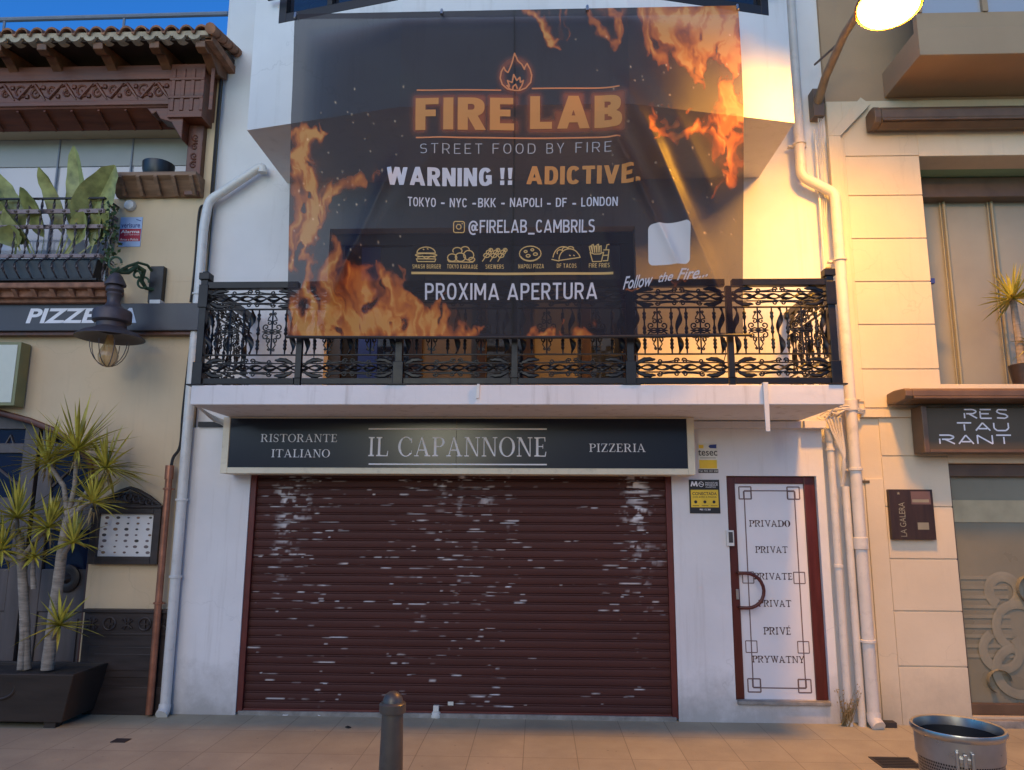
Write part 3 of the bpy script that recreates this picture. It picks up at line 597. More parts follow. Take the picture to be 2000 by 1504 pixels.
line(g, cx - .018, cz + .006, cx + .018, cz - .004, .005, -.0088)
words(g, 'MOVISTAR', p[0] + w * .54, p[1] - w * .05, p[3] - h * .12, p[3] - h * .07, -.0086); words(g, 'PROSEGUR', p[0] + w * .54, p[1] - w * .05, p[3] - h * .18, p[3] - h * .13, -.0086); words(g, 'ALARMAS', p[0] + w * .54, p[1] - w * .12, p[3] - h * .235, p[3] - h * .2, -.0086)
words(g, '900 112 380', p[0] + w * .32, p[1] - w * .32, p[2] + h * .09, p[2] + h * .14, -.0086, weight=.01); g.build('white_marks', M['letter'], st)

# ================================================================== wrought iron balcony railing
rail = thing('balcony_railing', 'black wrought iron balcony railing with scrolls and twisted bars', 'railing', (-.2, -1.0, 2.83))
zT, zT0, zB1, zM1, zM0, zL0, zb1, zb0, zF = 3.725, 3.668, 3.495, 3.488, 3.1, 3.072, 2.895, 2.845, 2.83
def spiral(cx, cz, r0, r1, a0, turns, n=18): return [(cx + (r0 + (r1 - r0) * i / n) * math.cos(a0 + turns * 2 * PI * i / n), 0, cz + (r0 + (r1 - r0) * i / n) * math.sin(a0 + turns * 2 * PI * i / n)) for i in range(n + 1)]
def c_scroll(mb, x, z, w, h, r=.006, sgn=1):     # an S shaped double scroll lying along x
    a = spiral(x - w * .36, z, .006, h * .5, R_(200), 1.3 * sgn); b = spiral(x + w * .36, z, .006, h * .5, R_(20), 1.3 * sgn)
    mb.tube(a + b[::-1], r, 6)
TMP = [Matrix.Translation((x, -1.0, 0)) for x in (0,)]
def band(mb, x0, x1, zc, hh):
    n = max(8, int((x1 - x0) / .02)); L = x1 - x0
    for ph in (0, PI):                       # twisted pair of flat bars
        mb.tube([(x0 + L * i / n, .012 * math.sin(i * .55 + ph), zc + .02 * math.cos(i * .55 + ph)) for i in range(n + 1)], .014, 6, lambda i: (1, .5, i * .5))
    for s in (1, -1):
        z1 = zc + s * hh * .62; xm = (x0 + x1) / 2
        for sx in (-1, 1):                   # long S scrolls meeting in the middle
            a = spiral(xm + sx * .032, z1 + s * .0, .004, .026, R_(90), sx * 1.2, 14)
            b = spiral(xm + sx * .17, z1 - s * .004, .004, .026, R_(-90), sx * 1.2, 14)
            mb.tube(a + [(xm + sx * .1, 0, z1 - s * .006)] + b[::-1], .0062, 6)
            xe = x0 + .02 if sx < 0 else x1 - .02      # leaf wings next to the posts
            pts = [(xe - sx * k * .022, 0, zc + s * (hh * .34 + hh * .42 * math.sin(min(1, k / 5.5) * PI * .62) + .004 * (k % 2))) for k in range(8)]
            mb.tube(pts, [.010, .015, .018, .020, .019, .018, .013, .006], 6, lambda i: (1, .55))
def knot_bm(mb, x, z0, z1):
    h = z1 - z0; pr = [(.006, 0)]
    for k in range(1, 24):
        f = k / 24; e = 1 if (.12 < f < .3 or .42 < f < .6 or .72 < f < .9) else 0
        pr.append((.007 + e * (.010 if k % 2 else .004), f * h))
    pr.append((.006, h)); mb.lathe((x, 0, z0), pr, 8)
def twist_bm(mb, x, z0, z1):
    n = 22; mb.tube([(x + .016 * math.sin(k / n * PI * 3), 0, z0 + (z1 - z0) * k / n) for k in range(n + 1)], .026, 6, lambda i: (.9, .28, i * .3))
def orn_bm(mb, x, z0, z1):
    zc = (z0 + z1) / 2; mb.tube([(x, 0, z0), (x, 0, z1)], .007, 6)
    for s in (1, -1):
        for q in (1, -1):
            mb.tube([(x + q * .006, 0, zc + s * .015)] + [(x + q * .03, 0, zc + s * .02)] + spiral(x + q * .052, zc + s * .04, .03, .006, R_(-100 if s > 0 else 100), q * s * 1.1, 14), .0062, 6)
            mb.tube(spiral(x + q * .026, zc + s * .078, .006, .022, R_(90), q * s * -1.1, 14) + [(x + q * .035, 0, zc + s * .115), (x + q * .012, 0, zc + s * .15)] + spiral(x + q * .02, zc + s * .155, .012, .003, R_(180), q * -s, 8), .0058, 6)
    mb.tube([(x - .085, 0, zc), (x - .06, 0, zc), (x - .03, 0, zc), (x, 0, zc), (x + .03, 0, zc), (x + .06, 0, zc), (x + .085, 0, zc)], [.003, .009, .006, .013, .006, .009, .003], 6)
FR = Matrix.Translation((0, -1.0, 0))
def side(x): return Matrix.Translation((x, 0, 0)) @ Matrix.Rotation(R_(90), 4, 'Z')
def proto(name, fn, x=0.0):
    mb = MB(); fn(mb, x, zM0, zM1); o = mb.build(name, M['iron'], None, smooth=True); m = o.data; bpy.data.objects.remove(o); return m, zM0
protos = {k: proto(k, f) for k, f in (('knotted_baluster', knot_bm), ('twisted_baluster', twist_bm), ('scroll_ornament', orn_bm))}
def centre_fix(): pass
used = {}
def put(kind, s, Mx):
    me, z0 = protos[kind]; o = bpy.data.objects.new(kind, me); COL.objects.link(o); o.parent = rail
    zlo = {'knotted_baluster': zM0, 'twisted_baluster': zM0, 'scroll_ornament': zM0}[kind]
    w = Mx @ Vector((s, 0, zlo)); o.location = w - rail.location; o.rotation_euler = (0, 0, Mx.to_euler().z)
SEQ = ((.07, 'twisted_baluster'), (.15, 'knotted_baluster'), (.28, 'scroll_ornament'), (.42, 'knotted_baluster'), (.5, 'twisted_baluster'), (.57, 'knotted_baluster'), (.71, 'scroll_ornament'), (.85, 'knotted_baluster'), (.925, 'twisted_baluster'))
POSTS = [-2.84, -2.0, -1.16, -.2, .751, 1.57, 2.40]
for i in range(6):
    a, b = POSTS[i], POSTS[i + 1]
    for f, k in SEQ: put(k, a + (b - a) * f, FR)
    for zc in ((zT0 + zB1) / 2, (zL0 + zb1) / 2): g = MB(FR); band(g, a + .03, b - .03, zc, .087); g.build('scroll_band', M['iron'], rail, smooth=True)
for x in (POSTS[0], POSTS[-1]):
    Mx = side(x)
    for f, k in SEQ: put(k, -.95 + .95 * f, Mx)
    for zc in ((zT0 + zB1) / 2, (zL0 + zb1) / 2): g = MB(Mx); band(g, -.93, -.01, zc, .087); g.build('scroll_band', M['iron'], rail, smooth=True)
for i, x in enumerate(POSTS):
    big = i in (0, 2, 4, 6); r = .03 if big else .024
    g = MB(FR); ztop = 3.775 if i in (0, 6) else zT0
    g.box(x - r, x + r, -r, r, zF + .001, ztop); g.box(x - r - .012, x + r + .012, -r - .012, r + .012, zF + .001 if big else zb1, 3.03 if big else zb1 + .001)
    if i in (0, 6): g.box(x - .04, x + .04, -.04, .04, 3.50, 3.70); g.box(x - .045, x + .045, -.045, .045, ztop - .03, ztop + .03); g.box(x - .025, x + .025, -.025, .025, ztop + .03, ztop + .045)
    if big: g.box(x - .075, x + .075, -.06, .05, zF + .0005, zF + .012)
    g.build('post', M['iron'], rail, bevel=.004)
def bars(mb, a, b):
    mb.box(a, b, -.032, .032, zT0, zT); mb.box(a, b, -.012, .012, zB1 - .012, zB1); mb.box(a, b, -.012, .012, zM0 - .012, zM0); mb.box(a, b, -.02, .02, zb0, zb1)
    for zc in ((zT0 + zB1) / 2, (zL0 + zb1) / 2): mb.box(a, b, -.007, .007, zc + .034, zc + .044); mb.box(a, b, -.007, .007, zc - .044, zc - .034)
for i in range(6):
    g = MB(FR); bars(g, POSTS[i] + .031, POSTS[i + 1] - .031); g.build('rails', M['iron'], rail, bevel=.003)
for x in (POSTS[0], POSTS[-1]): g = MB(side(x)); bars(g, -.96, .05); g.build('rails', M['iron'], rail, bevel=.003)
g = MB(); g.tube([at(1415, 660, -1.08), at(1418, 690, -1.05), at(1410, 720, -1.0)], .004, 5); g.tube([at(612, 655, -1.1), at(613, 700, -1.04)], .004, 5); g.tube([at(805, 652, -1.1), at(807, 690, -1.04)], .004, 5)
tag(g.build('cable_tie', M['blackcable']), 'thin black cable ties hanging below the banner hem', 'cable ties')

# ================================================================== banner
BX0, BX1, BZ0, BZ1 = -2.06, 1.652, 3.215, 5.95
def px2uv(px, py):
    v = (py - (25 + (px - 575) / 865 * -7)) / (655 - 22 + 1e-6); l = 575 - 12 * v; r = 1440 + 15 * v
    return (px - l) / (r - l), v
LINES = [  # creases: x0 y0 x1 y1, half width (px), height (m)
    (1205, 150, 1440, 655, 17, .10), (1170, 215, 1345, 560, 9, .05), (1255, 120, 1400, 420, 26, .05), (1150, 330, 1235, 650, 10, .012),
    (625, 652, 790, 300, 12, .045), (655, 600, 700, 480, 20, .03), (600, 640, 900, 240, 30, .03), (1180, 120, 1290, 350, 22, .03), (820, 200, 760, 60, 40, .03)]
def folds(px, py):
    y = 0 * px
    for x0, y0, x1, y1, w, a in LINES:
        L = math.hypot(x1 - x0, y1 - y0); dx, dy = (x1 - x0) / L, (y1 - y0) / L
        s = ((px - x0) * dx + (py - y0) * dy) / L; d = (px - x0) * -dy + (py - y0) * dx
        m = np.clip(s * 3.0, 0, 1) * np.clip((1.02 - s) * 5, 0, 1)
        y = y - a * m * np.exp(-np.sqrt((d / w) ** 2 + .12) + .35)
    y = y + .006 * np.sin(px * .011 + py * .006) + .004 * np.sin(px * .03 - py * .017)
    return y
def bsurf(px, py, off=0):
    u, v = px2uv(px, py)
    x = BX0 + (BX1 - BX0) * u + .008 * np.sin(v * 5); z = BZ1 + (BZ0 - BZ1) * v - .012 * np.sin(u * PI) * v
    y = -1.425 + .03 * np.minimum(v / .33, 1) + .275 * np.clip((v - .33) / .67, 0, 1) + folds(px, py) * np.clip(v * 6, 0, 1) * np.clip((1.0 - v) * 14 + .15, 0, 1) - off
    return x, y, z
bw, bh = 500, 360
PX, PY = np.meshgrid(np.linspace(0, 1, bw), np.linspace(0, 1, bh))
l = 575 - 12 * PY; r = 1440 + 15 * PY; gx = l + (r - l) * PX; gy = 25 + (gx - 575) / 865 * -7 + PY * 633
# printed flames: tongues given as poly-lines (x, y, half width), torn by noise
TONG = [
    [(568, 470, 20), (585, 420, 34), (595, 370, 40), (600, 330, 28), (606, 295, 20), (612, 275, 12), (628, 262, 6)], [(570, 262, 7), (590, 268, 10), (610, 280, 12)], [(628, 262, 5), (620, 255, 4), (616, 250, 2)],
    [(575, 330, 16), (590, 300, 18), (585, 285, 8)], [(600, 480, 14), (612, 440, 22), (625, 400, 26), (655, 382, 18), (700, 372, 12), (735, 350, 8), (745, 330, 4)], [(610, 520, 10), (608, 480, 12), (615, 450, 14)],
    [(572, 540, 12), (575, 510, 10), (568, 480, 8)], [(565, 640, 30), (620, 640, 34), (700, 640, 36), (780, 645, 32), (850, 645, 24), (920, 640, 14), (955, 625, 7), (962, 615, 3)],
    [(600, 620, 18), (615, 575, 10), (622, 530, 6), (618, 505, 3)], [(650, 620, 26), (660, 560, 22), (668, 520, 13), (662, 490, 9), (664, 470, 3)], [(690, 600, 28), (700, 560, 16), (690, 525, 7)], [(730, 610, 30), (722, 570, 20), (715, 540, 14), (725, 522, 8), (715, 520, 5)],
    [(770, 620, 26), (768, 585, 16), (752, 545, 8), (742, 515, 7), (741, 505, 3)], [(790, 590, 14), (782, 560, 12), (795, 545, 5), (790, 520, 3)], [(820, 620, 20), (812, 585, 12), (795, 575, 8)], [(850, 640, 18), (845, 600, 12), (855, 580, 6), (868, 575, 3)],
    [(880, 630, 14), (868, 600, 9), (860, 582, 4)], [(1030, 645, 9), (1060, 640, 8), (1090, 645, 8)], [(1150, 645, 14), (1160, 630, 9), (1155, 618, 4)], [(1000, 648, 8), (1170, 650, 7)], [(1110, 640, 6), (1120, 622, 3)],
    [(1040, 20, 14), (1062, 40, 9), (1080, 70, 8), (1095, 76, 4)], [(1095, 22, 7), (1090, 45, 5), (1075, 65, 6)], [(1118, 32, 4), (1125, 45, 4), (1104, 58, 2)], [(1155, 20, 8), (1165, 45, 8), (1188, 65, 9), (1184, 88, 6)], [(1190, 20, 14), (1205, 50, 10), (1195, 70, 5)],
    [(1230, 15, 24), (1250, 50, 26), (1270, 90, 18), (1290, 130, 9), (1295, 143, 4)], [(1290, 15, 34), (1310, 60, 34), (1330, 105, 20), (1355, 140, 10), (1362, 175, 4)], [(1350, 15, 38), (1370, 60, 38), (1375, 110, 22), (1365, 150, 9)], [(1415, 15, 40), (1420, 60, 38), (1425, 110, 26), (1405, 140, 10)],
    [(1440, 130, 22), (1430, 180, 24), (1418, 220, 20), (1425, 260, 26), (1420, 300, 26), (1415, 340, 20), (1420, 365, 14), (1400, 368, 10), (1393, 378, 4)], [(1420, 255, 22), (1380, 260, 16), (1330, 265, 11), (1295, 280, 7), (1270, 300, 3)],
    [(1305, 217, 4), (1280, 222, 7), (1265, 240, 8), (1270, 262, 8), (1290, 275, 8)], [(1290, 240, 8), (1300, 255, 8), (1285, 272, 7)], [(1350, 225, 3), (1335, 226, 4), (1320, 228, 3)], [(1230, 553, 3), (1280, 550, 4), (1330, 547, 3), (1370, 545, 2)]]
N1 = fbm(bw, bh, 22, 11, 21, 4) - .5; N2 = fbm(bw, bh, 22, 11, 45, 4) - .5; N4 = fbm(bw, bh, 60, 26, 91, 2) - .5; N5 = fbm(bw, bh, 10, 7, 17, 2) - .5
qx = gx + N1 * 62 + N4 * 9; qy = gy + N2 * 84 + N5 * 30
den = np.zeros_like(gx)
for tg in TONG:
    best = np.zeros_like(gx)
    for (x0, y0, w0), (x1, y1, w1) in zip(tg[:-1], tg[1:]):
        L2 = (x1 - x0) ** 2 + (y1 - y0) ** 2 + 1e-6; s = np.clip(((qx - x0) * (x1 - x0) + (qy - y0) * (y1 - y0)) / L2, 0, 1)
        d2 = (qx - x0 - s * (x1 - x0)) ** 2 + (qy - y0 - s * (y1 - y0)) ** 2; w = w0 + (w1 - w0) * s
        best = np.maximum(best, np.exp(-d2 / (w * 1.06) ** 2) * np.clip(w / 22 + .40, 0, .95))
    den = den + best - den * best * .8
def warped(fx, fy, seed, o=3):               # noise carried along the flow, stretched upwards
    n = fbm(bw * 2, bh * 2, fx, fy, seed, o)
    ix = np.clip(((gx + N1 * 70 + N5 * 30 - 500) / 1000 * bw * 1.6 + 100).astype(int), 0, bw * 2 - 1); iy = np.clip(((gy + N2 * 60 + 60) / 760 * bh * 1.5 + 60).astype(int), 0, bh * 2 - 1)
    return n[iy, ix]
f1 = 1 - np.abs(2 * warped(70, 14, 31) - 1) * 2.2; f2 = warped(100, 22, 57, 2); body = warped(44, 14, 77)
fil = np.clip(f1, 0, 1) ** 2
core = np.clip((den - .06) / .94, 0, 1) ** 1.15
heat = core * (.18 + 1.0 * body + .42 * fil + .30 * (f2 - .5))
holes = np.clip((warped(64, 30, 63, 2) - .62) * 6, 0, 1); heat = heat * (1 - .75 * holes)
def sm(a, b, x): t_ = np.clip((x - a) / (b - a), 0, 1); return t_ * t_ * (3 - 2 * t_)
stops = [(0, (.014, .011, .019)), (.10, (.022, .013, .017)), (.22, (.07, .022, .018)), (.38, (.20, .050, .022)), (.58, (.38, .095, .025)), (.78, (.52, .16, .032)), (1.0, (.60, .27, .07))]
rgb = np.zeros((bh, bw, 3)); hv = heat * 1.05
for ch in range(3): rgb[..., ch] = np.interp(hv, [s_[0] for s_ in stops], [s_[1][ch] for s_ in stops])
# glow printed round the big letters
glow = np.zeros_like(gx)
for x0, y0, x1, y1 in ((818, 205, 830, 262), (818, 204, 860, 212), (872, 204, 888, 262), (902, 204, 945, 262), (962, 203, 1008, 212), (962, 203, 975, 262), (962, 252, 1008, 262), (1040, 202, 1052, 262), (1040, 252, 1085, 262), (1092, 235, 1150, 262), (1108, 200, 1135, 235), (1162, 200, 1212, 262)):
    d = np.hypot(np.maximum(np.maximum(x0 - gx, gx - x1), 0), np.maximum(np.maximum(y0 - gy, gy - y1), 0)); glow = np.maximum(glow, np.exp(-(d / 8.5) ** 2))
rr = np.abs(np.hypot(gx - 1010, (gy - 158) * .92) - 28); glow = np.maximum(glow, .8 * np.exp(-(rr / 7) ** 2))
rgb = rgb * (1 - .8 * glow[..., None]) + np.array([.33, .075, .03]) * (.8 * glow[..., None])
sp_r = np.random.default_rng(3)
for k in range(95):                                    # sparks
    cx, cy = (sp_r.uniform(575, 800), sp_r.uniform(180, 520)) if k < 50 else (sp_r.uniform(1120, 1440), sp_r.uniform(60, 480))
    b = np.exp(-((gx - cx) ** 2 + ((gy - cy) * sp_r.uniform(.5, 1)) ** 2) / sp_r.uniform(.9, 2.4)); rgb += b[..., None] * np.array([.5, .36, .22]) * sp_r.uniform(.4, 1.2)
opa = .80 + .05 * sm(.1, .5, hv); seam = np.exp(-((gx - 1008) / 3.6) ** 2); opa = np.maximum(opa, .97 * seam); rgb *= (1 - .6 * seam[..., None])
hem = np.clip((gy - 642) / 4, 0, 1) + np.clip((40 - gy) / 4, 0, 1); opa = np.maximum(opa, np.clip(hem, 0, 1) * .93)
bx, by, bz = bsurf(gx, gy)
ban = thing('banner', 'large dark translucent FIRE LAB banner printed with orange flames', 'banner', (-.2, -1.3, 3.2))
grid_mesh('cloth', bx, by, bz, M['banner'], ban, 'print', np.concatenate([np.clip(rgb, 0, 1), opa[..., None]], -1), 'FLOAT_COLOR')
def on_banner(bm, name, mat, off=.004, cut=9):
    """bm holds photo-pixel coordinates (x, -y): lay it on the cloth"""
    for _ in range(6):
        es = [e for e in bm.edges if e.calc_length() > cut]
        if not es: break
        bmesh.ops.subdivide_edges(bm, edges=es, cuts=1); bmesh.ops.triangulate(bm, faces=[f for f in bm.faces if len(f.verts) > 4])
    bmesh.ops.triangulate(bm, faces=bm.faces)
    for v in bm.verts:
        x, y, z = bsurf(np.float64(v.co.x), np.float64(-v.co.y), off + v.co.z); v.co = Vector((x, y, z)) - ban.location
    me = bpy.data.meshes.new(name); bm.to_mesh(me); bm.free(); me.materials.append(mat); o = bpy.data.objects.new(name, me); COL.objects.link(o); o.parent = ban; return o
def pxtext(body, x0, x1, yt, yb, slope=0.0, t=None, gap=.12, **kw):
    b = sans_bm(body, t, gap) if t else text_bm(body, **kw); xs_ = [v.co.x for v in b.verts]; ys_ = [v.co.y for v in b.verts]; a0, a1, c0, c1 = min(xs_), max(xs_), min(ys_), max(ys_)
    for v in b.verts:
        X_ = x0 + (v.co.x - a0) / (a1 - a0) * (x1 - x0); v.co = (X_, -(yb + (v.co.y - c0) / (c1 - c0) * (yt - yb)) - slope * (x0 - X_), v.co.z)
    return b
def pxmerge(bms):
    o = bms[0]
    for b in bms[1:]: me = bpy.data.meshes.new('lettering'); b.to_mesh(me); b.free(); o.from_mesh(me); bpy.data.meshes.remove(me)
    return o
def pxrect(x0, y0, x1, y1, lift=0): b = bmesh.new(); b.faces.new([b.verts.new(q) for q in ((x0, -y0, lift), (x1, -y0, lift), (x1, -y1, lift), (x0, -y1, lift))]); return b
def pxstroke(lines, w, b=None):
    b = b or bmesh.new(); k = 0
    for ln in lines:
        for (x0, y0), (x1, y1) in zip(ln[:-1], ln[1:]):
            L = math.hypot(x1 - x0, y1 - y0)
            if L < 1e-6: continue
            dx, dy = (x1 - x0) / L, (y1 - y0) / L; e = w * .3; nx_, ny_ = -dy * w / 2, dx * w / 2; k += 1; zl = (k % 5) * .0003
            b.faces.new([b.verts.new(q) for q in ((x0 - dx * e - nx_, -(y0 - dy * e - ny_), zl), (x1 + dx * e - nx_, -(y1 + dy * e - ny_), zl), (x1 + dx * e + nx_, -(y1 + dy * e + ny_), zl), (x0 - dx * e + nx_, -(y0 - dy * e + ny_), zl))])
    return b
def arc(cx, cy, rx, ry, a0, a1, n=14): return [(cx + rx * math.cos(R_(a0 + (a1 - a0) * i / n)), cy + ry * math.sin(R_(a0 + (a1 - a0) * i / n))) for i in range(n + 1)]
for q in (('FIRE', 816, 1007, 203, 266), ('LAB', 1038, 1214, 200, 263)): on_banner(pxtext(*q, t=.225, gap=.1), 'title_lettering', M['bn_orange'])
for q in ((818, 186, 982, 189), (1041, 183, 1209, 186), (817, 279, 1211, 282)): on_banner(pxrect(*q), 'title_rule', M['bn_glow'])
for w_, a, b in (('STREET', 826, 946), ('FOOD', 966, 1049), ('BY', 1070, 1104), ('FIRE', 1126, 1195)): on_banner(pxtext(w_, a, b, 293 - (a - 826) * .012, 312 - (a - 826) * .012, .012, t=.085, gap=.34), 'subtitle_lettering', M['bn_dim'])
on_banner(pxtext('WARNING', 762, 965, 339, 373, .012, t=.215, gap=.09), 'warning_lettering', M['bn_white']); on_banner(pxtext('!!', 981, 1005, 337, 369, .012, t=.26, gap=.2), 'exclamation_marks', M['bn_white'])
on_banner(pxtext('ADICTIVE.', 1032, 1250, 333, 367, t=.215, gap=.09), 'adictive_lettering', M['bn_orange'])
for w_, a, b in (('TOKYO', 803, 857), ('NYC', 884, 917), ('BKK', 939, 974), ('NAPOLI', 1001, 1063), ('DF', 1090, 1111), ('LONDON', 1139, 1209)): on_banner(pxtext(w_, a, b, 394 - (a - 803) * .006, 411 - (a - 803) * .006, t=.15, gap=.13), 'city_lettering', M['bn_white'])
for a in (867, 928, 984, 1073, 1122): on_banner(pxrect(a, 402, a + 7, 405), 'dash', M['bn_white'])
on_banner(pxtext('@FIRELAB_CAMBRILS', 921, 1166, 434, 462, .004, t=.14, gap=.11), 'handle_lettering', M['bn_white'])
ig = pxstroke([arc(902, 447, 4.6, 4.6, 0, 360), [(897, 437), (907, 437)] + arc(909, 441, 4, 4, -90, 0, 5) + [(913, 453)] + arc(909, 454, 4, 4, 0, 90, 5) + [(897, 458)] + arc(896, 454, 4, 4, 90, 180, 5) + [(892, 441)] + arc(896, 441, 4, 4, 180, 270, 5)], 1.8); pxstroke([[(908, 441), (909.5, 441)]], 1.8, ig)
on_banner(ig, 'camera_icon', M['bn_gold'])
on_banner(pxtext('PROXIMA APERTURA', 837, 1173, 553, 584, .006, t=.14, gap=.14), 'opening_lettering', M['bn_white'])
on_banner(pxrect(810, 532, 1203, 536.5), 'gold_rule', M['bn_gold'])
for w_, a, b in (('SMASH BURGER', 812, 868), ('TOKYO KARAAGE', 880, 940), ('SKEWERS', 955, 991), ('NAPOLI PIZZA', 1019, 1069), ('DF TACOS', 1094, 1132), ('FIRE FRIES', 1156, 1196)): on_banner(pxtext(w_, a, b, 518 - (a - 812) * .008, 526 - (a - 812) * .008, t=.155, gap=.16), 'menu_lettering', M['bn_gold'])
ic_ = {}
ic_['burger_icon'] = [arc(839, 497, 18, 11, 180, 360), [(821, 497), (857, 497)], arc(839, 501, 21, 3, 0, 360), [(822, 505), (832, 503), (839, 508), (848, 503), (857, 505)], [(820, 508), (822, 513), (856, 513), (858, 508), (820, 508)], [(833, 490), (835, 491)], [(841, 489), (843, 490)]]
ic_['chicken_icon'] = [arc(890, 505, 9, 7, 0, 360), arc(906, 504, 10, 8, 0, 360), arc(922, 500, 10, 9, 0, 360), arc(900, 492, 9, 6, 150, 390), arc(915, 490, 8, 6, 180, 380), [(881, 509), (884, 513), (930, 513), (934, 508)], arc(928, 508, 6, 4, 0, 360)]
ic_['skewer_icon'] = [q for k in range(3) for q in ([(949 + 15 * k, 511), (966 + 14 * k, 487)], arc(961 + 14 * k, 494, 5, 4, 0, 360, 8), arc(957 + 14 * k, 500, 6, 4, 0, 360, 8), arc(965 + 14 * k, 490, 4, 3, 0, 360, 8))]
ic_['pizza_icon'] = [arc(1042, 497, 21, 14, 0, 360, 20), arc(1042, 499, 19, 11, 20, 160), arc(1033, 493, 3, 2, 0, 360, 8), arc(1046, 490, 3, 2, 0, 360, 8), arc(1052, 498, 4, 2.5, 0, 360, 8), arc(1038, 501, 4, 2.5, 0, 360, 8)]
ic_['taco_icon'] = [arc(1118, 508, 20, 20, 180, 330), [(1098, 510), (1139, 504), (1136, 498)], arc(1106, 508, 20, 24, 190, 300), arc(1100, 495, 6, 5, 150, 330), arc(1110, 490, 6, 5, 170, 340), arc(1120, 488, 6, 4, 180, 350), [(1084, 508), (1098, 511)], [(1118, 500), (1120, 501)], [(1126, 500), (1128, 501)]]
ic_['fries_icon'] = [[(1158, 495), (1163, 512), (1180, 512), (1184, 495), (1177, 498), (1166, 498), (1158, 495)]] + [[(1159 + 4 * k, 495), (1156 + 5 * k, 484 - (k % 2) * 3), (1159 + 5 * k, 483 - (k % 2) * 3), (1163 + 4 * k, 495)] for k in range(5)] + [[(1184, 491), (1194, 491), (1192, 511), (1183, 511)], [(1188, 491), (1190, 482), (1194, 481)], [(1184, 501), (1193, 501)]]
for k, v in ic_.items(): on_banner(pxstroke(v, 1.9), k, M['bn_gold'], cut=14)
fl_ = [(1008, 113), (1014, 128), (1022, 136), (1027, 146), (1028, 141), (1032, 134), (1038, 146), (1041, 158), (1039, 172), (1030, 183), (1018, 188), (1008, 188), (994, 185), (984, 176), (980, 163), (982, 150), (987, 141), (990, 148), (995, 152), (999, 143), (1003, 132), (1008, 113)]
on_banner(pxstroke([fl_, [(1000, 187), (993, 178), (998, 180), (994, 168), (1003, 172), (1006, 156), (1012, 168), (1018, 162), (1019, 172), (1025, 168), (1022, 178), (1017, 186)], [(1004, 187), (1005, 180), (1010, 176), (1013, 184)]], 2.8), 'flame_emblem', M['bn_glow'], cut=14)
card = [(1277, 446), (1336, 444)] + arc(1336, 453, 9, 9, -90, 0, 5) + [(1348, 508)] + arc(1339, 511, 9, 9, 0, 90, 5) + [(1279, 521)] + arc(1279, 512, 9, 9, 90, 180, 5) + [(1268, 455)] + arc(1277, 455, 9, 9, 180, 270, 5)
b = bmesh.new(); b.faces.new([b.verts.new((x, -y, 0)) for x, y in card]); bmesh.ops.triangulate(b, faces=b.faces); on_banner(b, 'white_card', M['bn_card'], .008, 4)
for q in (('Follow', 1222, 1280, 541, 565, .12), ('the', 1290, 1318, 535, 552, .12), ('Fire...', 1325, 1381, 528, 549, .05)): on_banner(pxtext(*q, shear=.45, weight=.012), 'script_lettering', M['bn_white'])
for px, py in ((866, 24), (1150, 20), (577, 28), (1438, 22)):
    g = MB(); x, y, z = bsurf(np.float64(px), np.float64(py), .006); g.tube([(x, y + .08, z + .02), (x, y, z + .015), (x, y - .006, z - .03)], .012, 8); g.build('hook', M['steel'], ban, smooth=True)
g = MB(); pts = [bsurf(np.float64(px), np.float64(657 - (px - 563) / 890 * 8), .0) for px in range(560, 1474, 12)]; g.tube(pts, .013, 8); g.build('hem_bar', M['bn_dim'] if False else M['dkframe'], ban, smooth=True)

# ================================================================== the pizzeria house on the left
LX0 = -9.0; LXR = XL - .012
lh = thing('pizzeria_house', 'cream house with carved wood loggia, tiled eave and arched brown door', 'house', (-4.5, .15, 0))
la = at(366, 300).x; lb = at(214, 450).x; zl = at(300, 388).z; zlt = at(300, 356).z; zb = at(100, 552).z; zt = at(0, 246).z
arch = [at(*q) for q in ((-340, 770), (-200, 770), (-100, 782), (0, 806), (60, 822), (110, 842), (150, 868), (178, 905), (184, 940))]
xd = at(183, 1000).x
g = MB(); g.box(xd, LXR, 0, .3, -.1, arch[-1].z)
g.prism([(p.x, p.z) for p in arch[:-1]] + [(xd, arch[-1].z), (LXR, arch[-1].z), (LXR, zb), (arch[0].x, zb)], 0, .3)
g.box(lb, la, 0, .3, zb + .001, zl); g.box(la, LXR, 0, .3, zb + .001, zt); g.box(-8, LXR, .05, .3, zt + .001, 6.5)
g.build('wall', M['cream'], lh)
g = MB(); g.box(-8, la + .1, .32, .36, zb - .1, 6.4); lp = g.build('loggia_window', M['pane'], lh)
for px in (-20, 115, 258): x = at(px, 300, .3).x; g = MB(); g.box(x - .008, x + .008, .295, .307, zb, zt + .1); g.build('window_joint', M['slate'], lp)
g = MB(); g.box(-8, la, .308, .316, at(100, 325, .3).z, zt + .1); g.build('roller_blind', M['greyblind'], lp)
# carved beam, post, corbel, ledge
bz0, bzm, bz1 = at(200, 246, -.05).z, at(200, 207, -.2).z, at(200, 131, -.2).z
g = MB(); g.prism([(-.2, bz1), (-.2, bzm), (-.19, bzm - .02), (.05, bz0 + .0), (.05, bz1)], -8, LXR - .1, 'x')
g.box(-8, LXR - .1, -.225, -.2, bz1 - .16, bz1 - .002); g.box(-8, LXR - .1, -.215, -.2, bzm, bzm + .05)
beam = g.build('carved_beam', M['wood'], lh, bevel=.006)
x0 = at(330, 200, -.22).x; g = MB(); g.box(x0, LXR - .04, -.235, .045, bz0 - .02, bz1 - .003)
for k in range(5): g.box(x0 + .02 + k * .1, x0 + .06 + k * .1, -.245, -.236, bz0 + .05, bz1 - .06)
for zz_ in (bz0 + .18, bz0 + .38): g.box(x0, LXR - .04, -.25, -.236, zz_, zz_ + .03)
blk = g.build('beam_end_block', M['wood'], lh, bevel=.006)
g = MB(); zc = (bz1 - .16 + bzm + .05) / 2
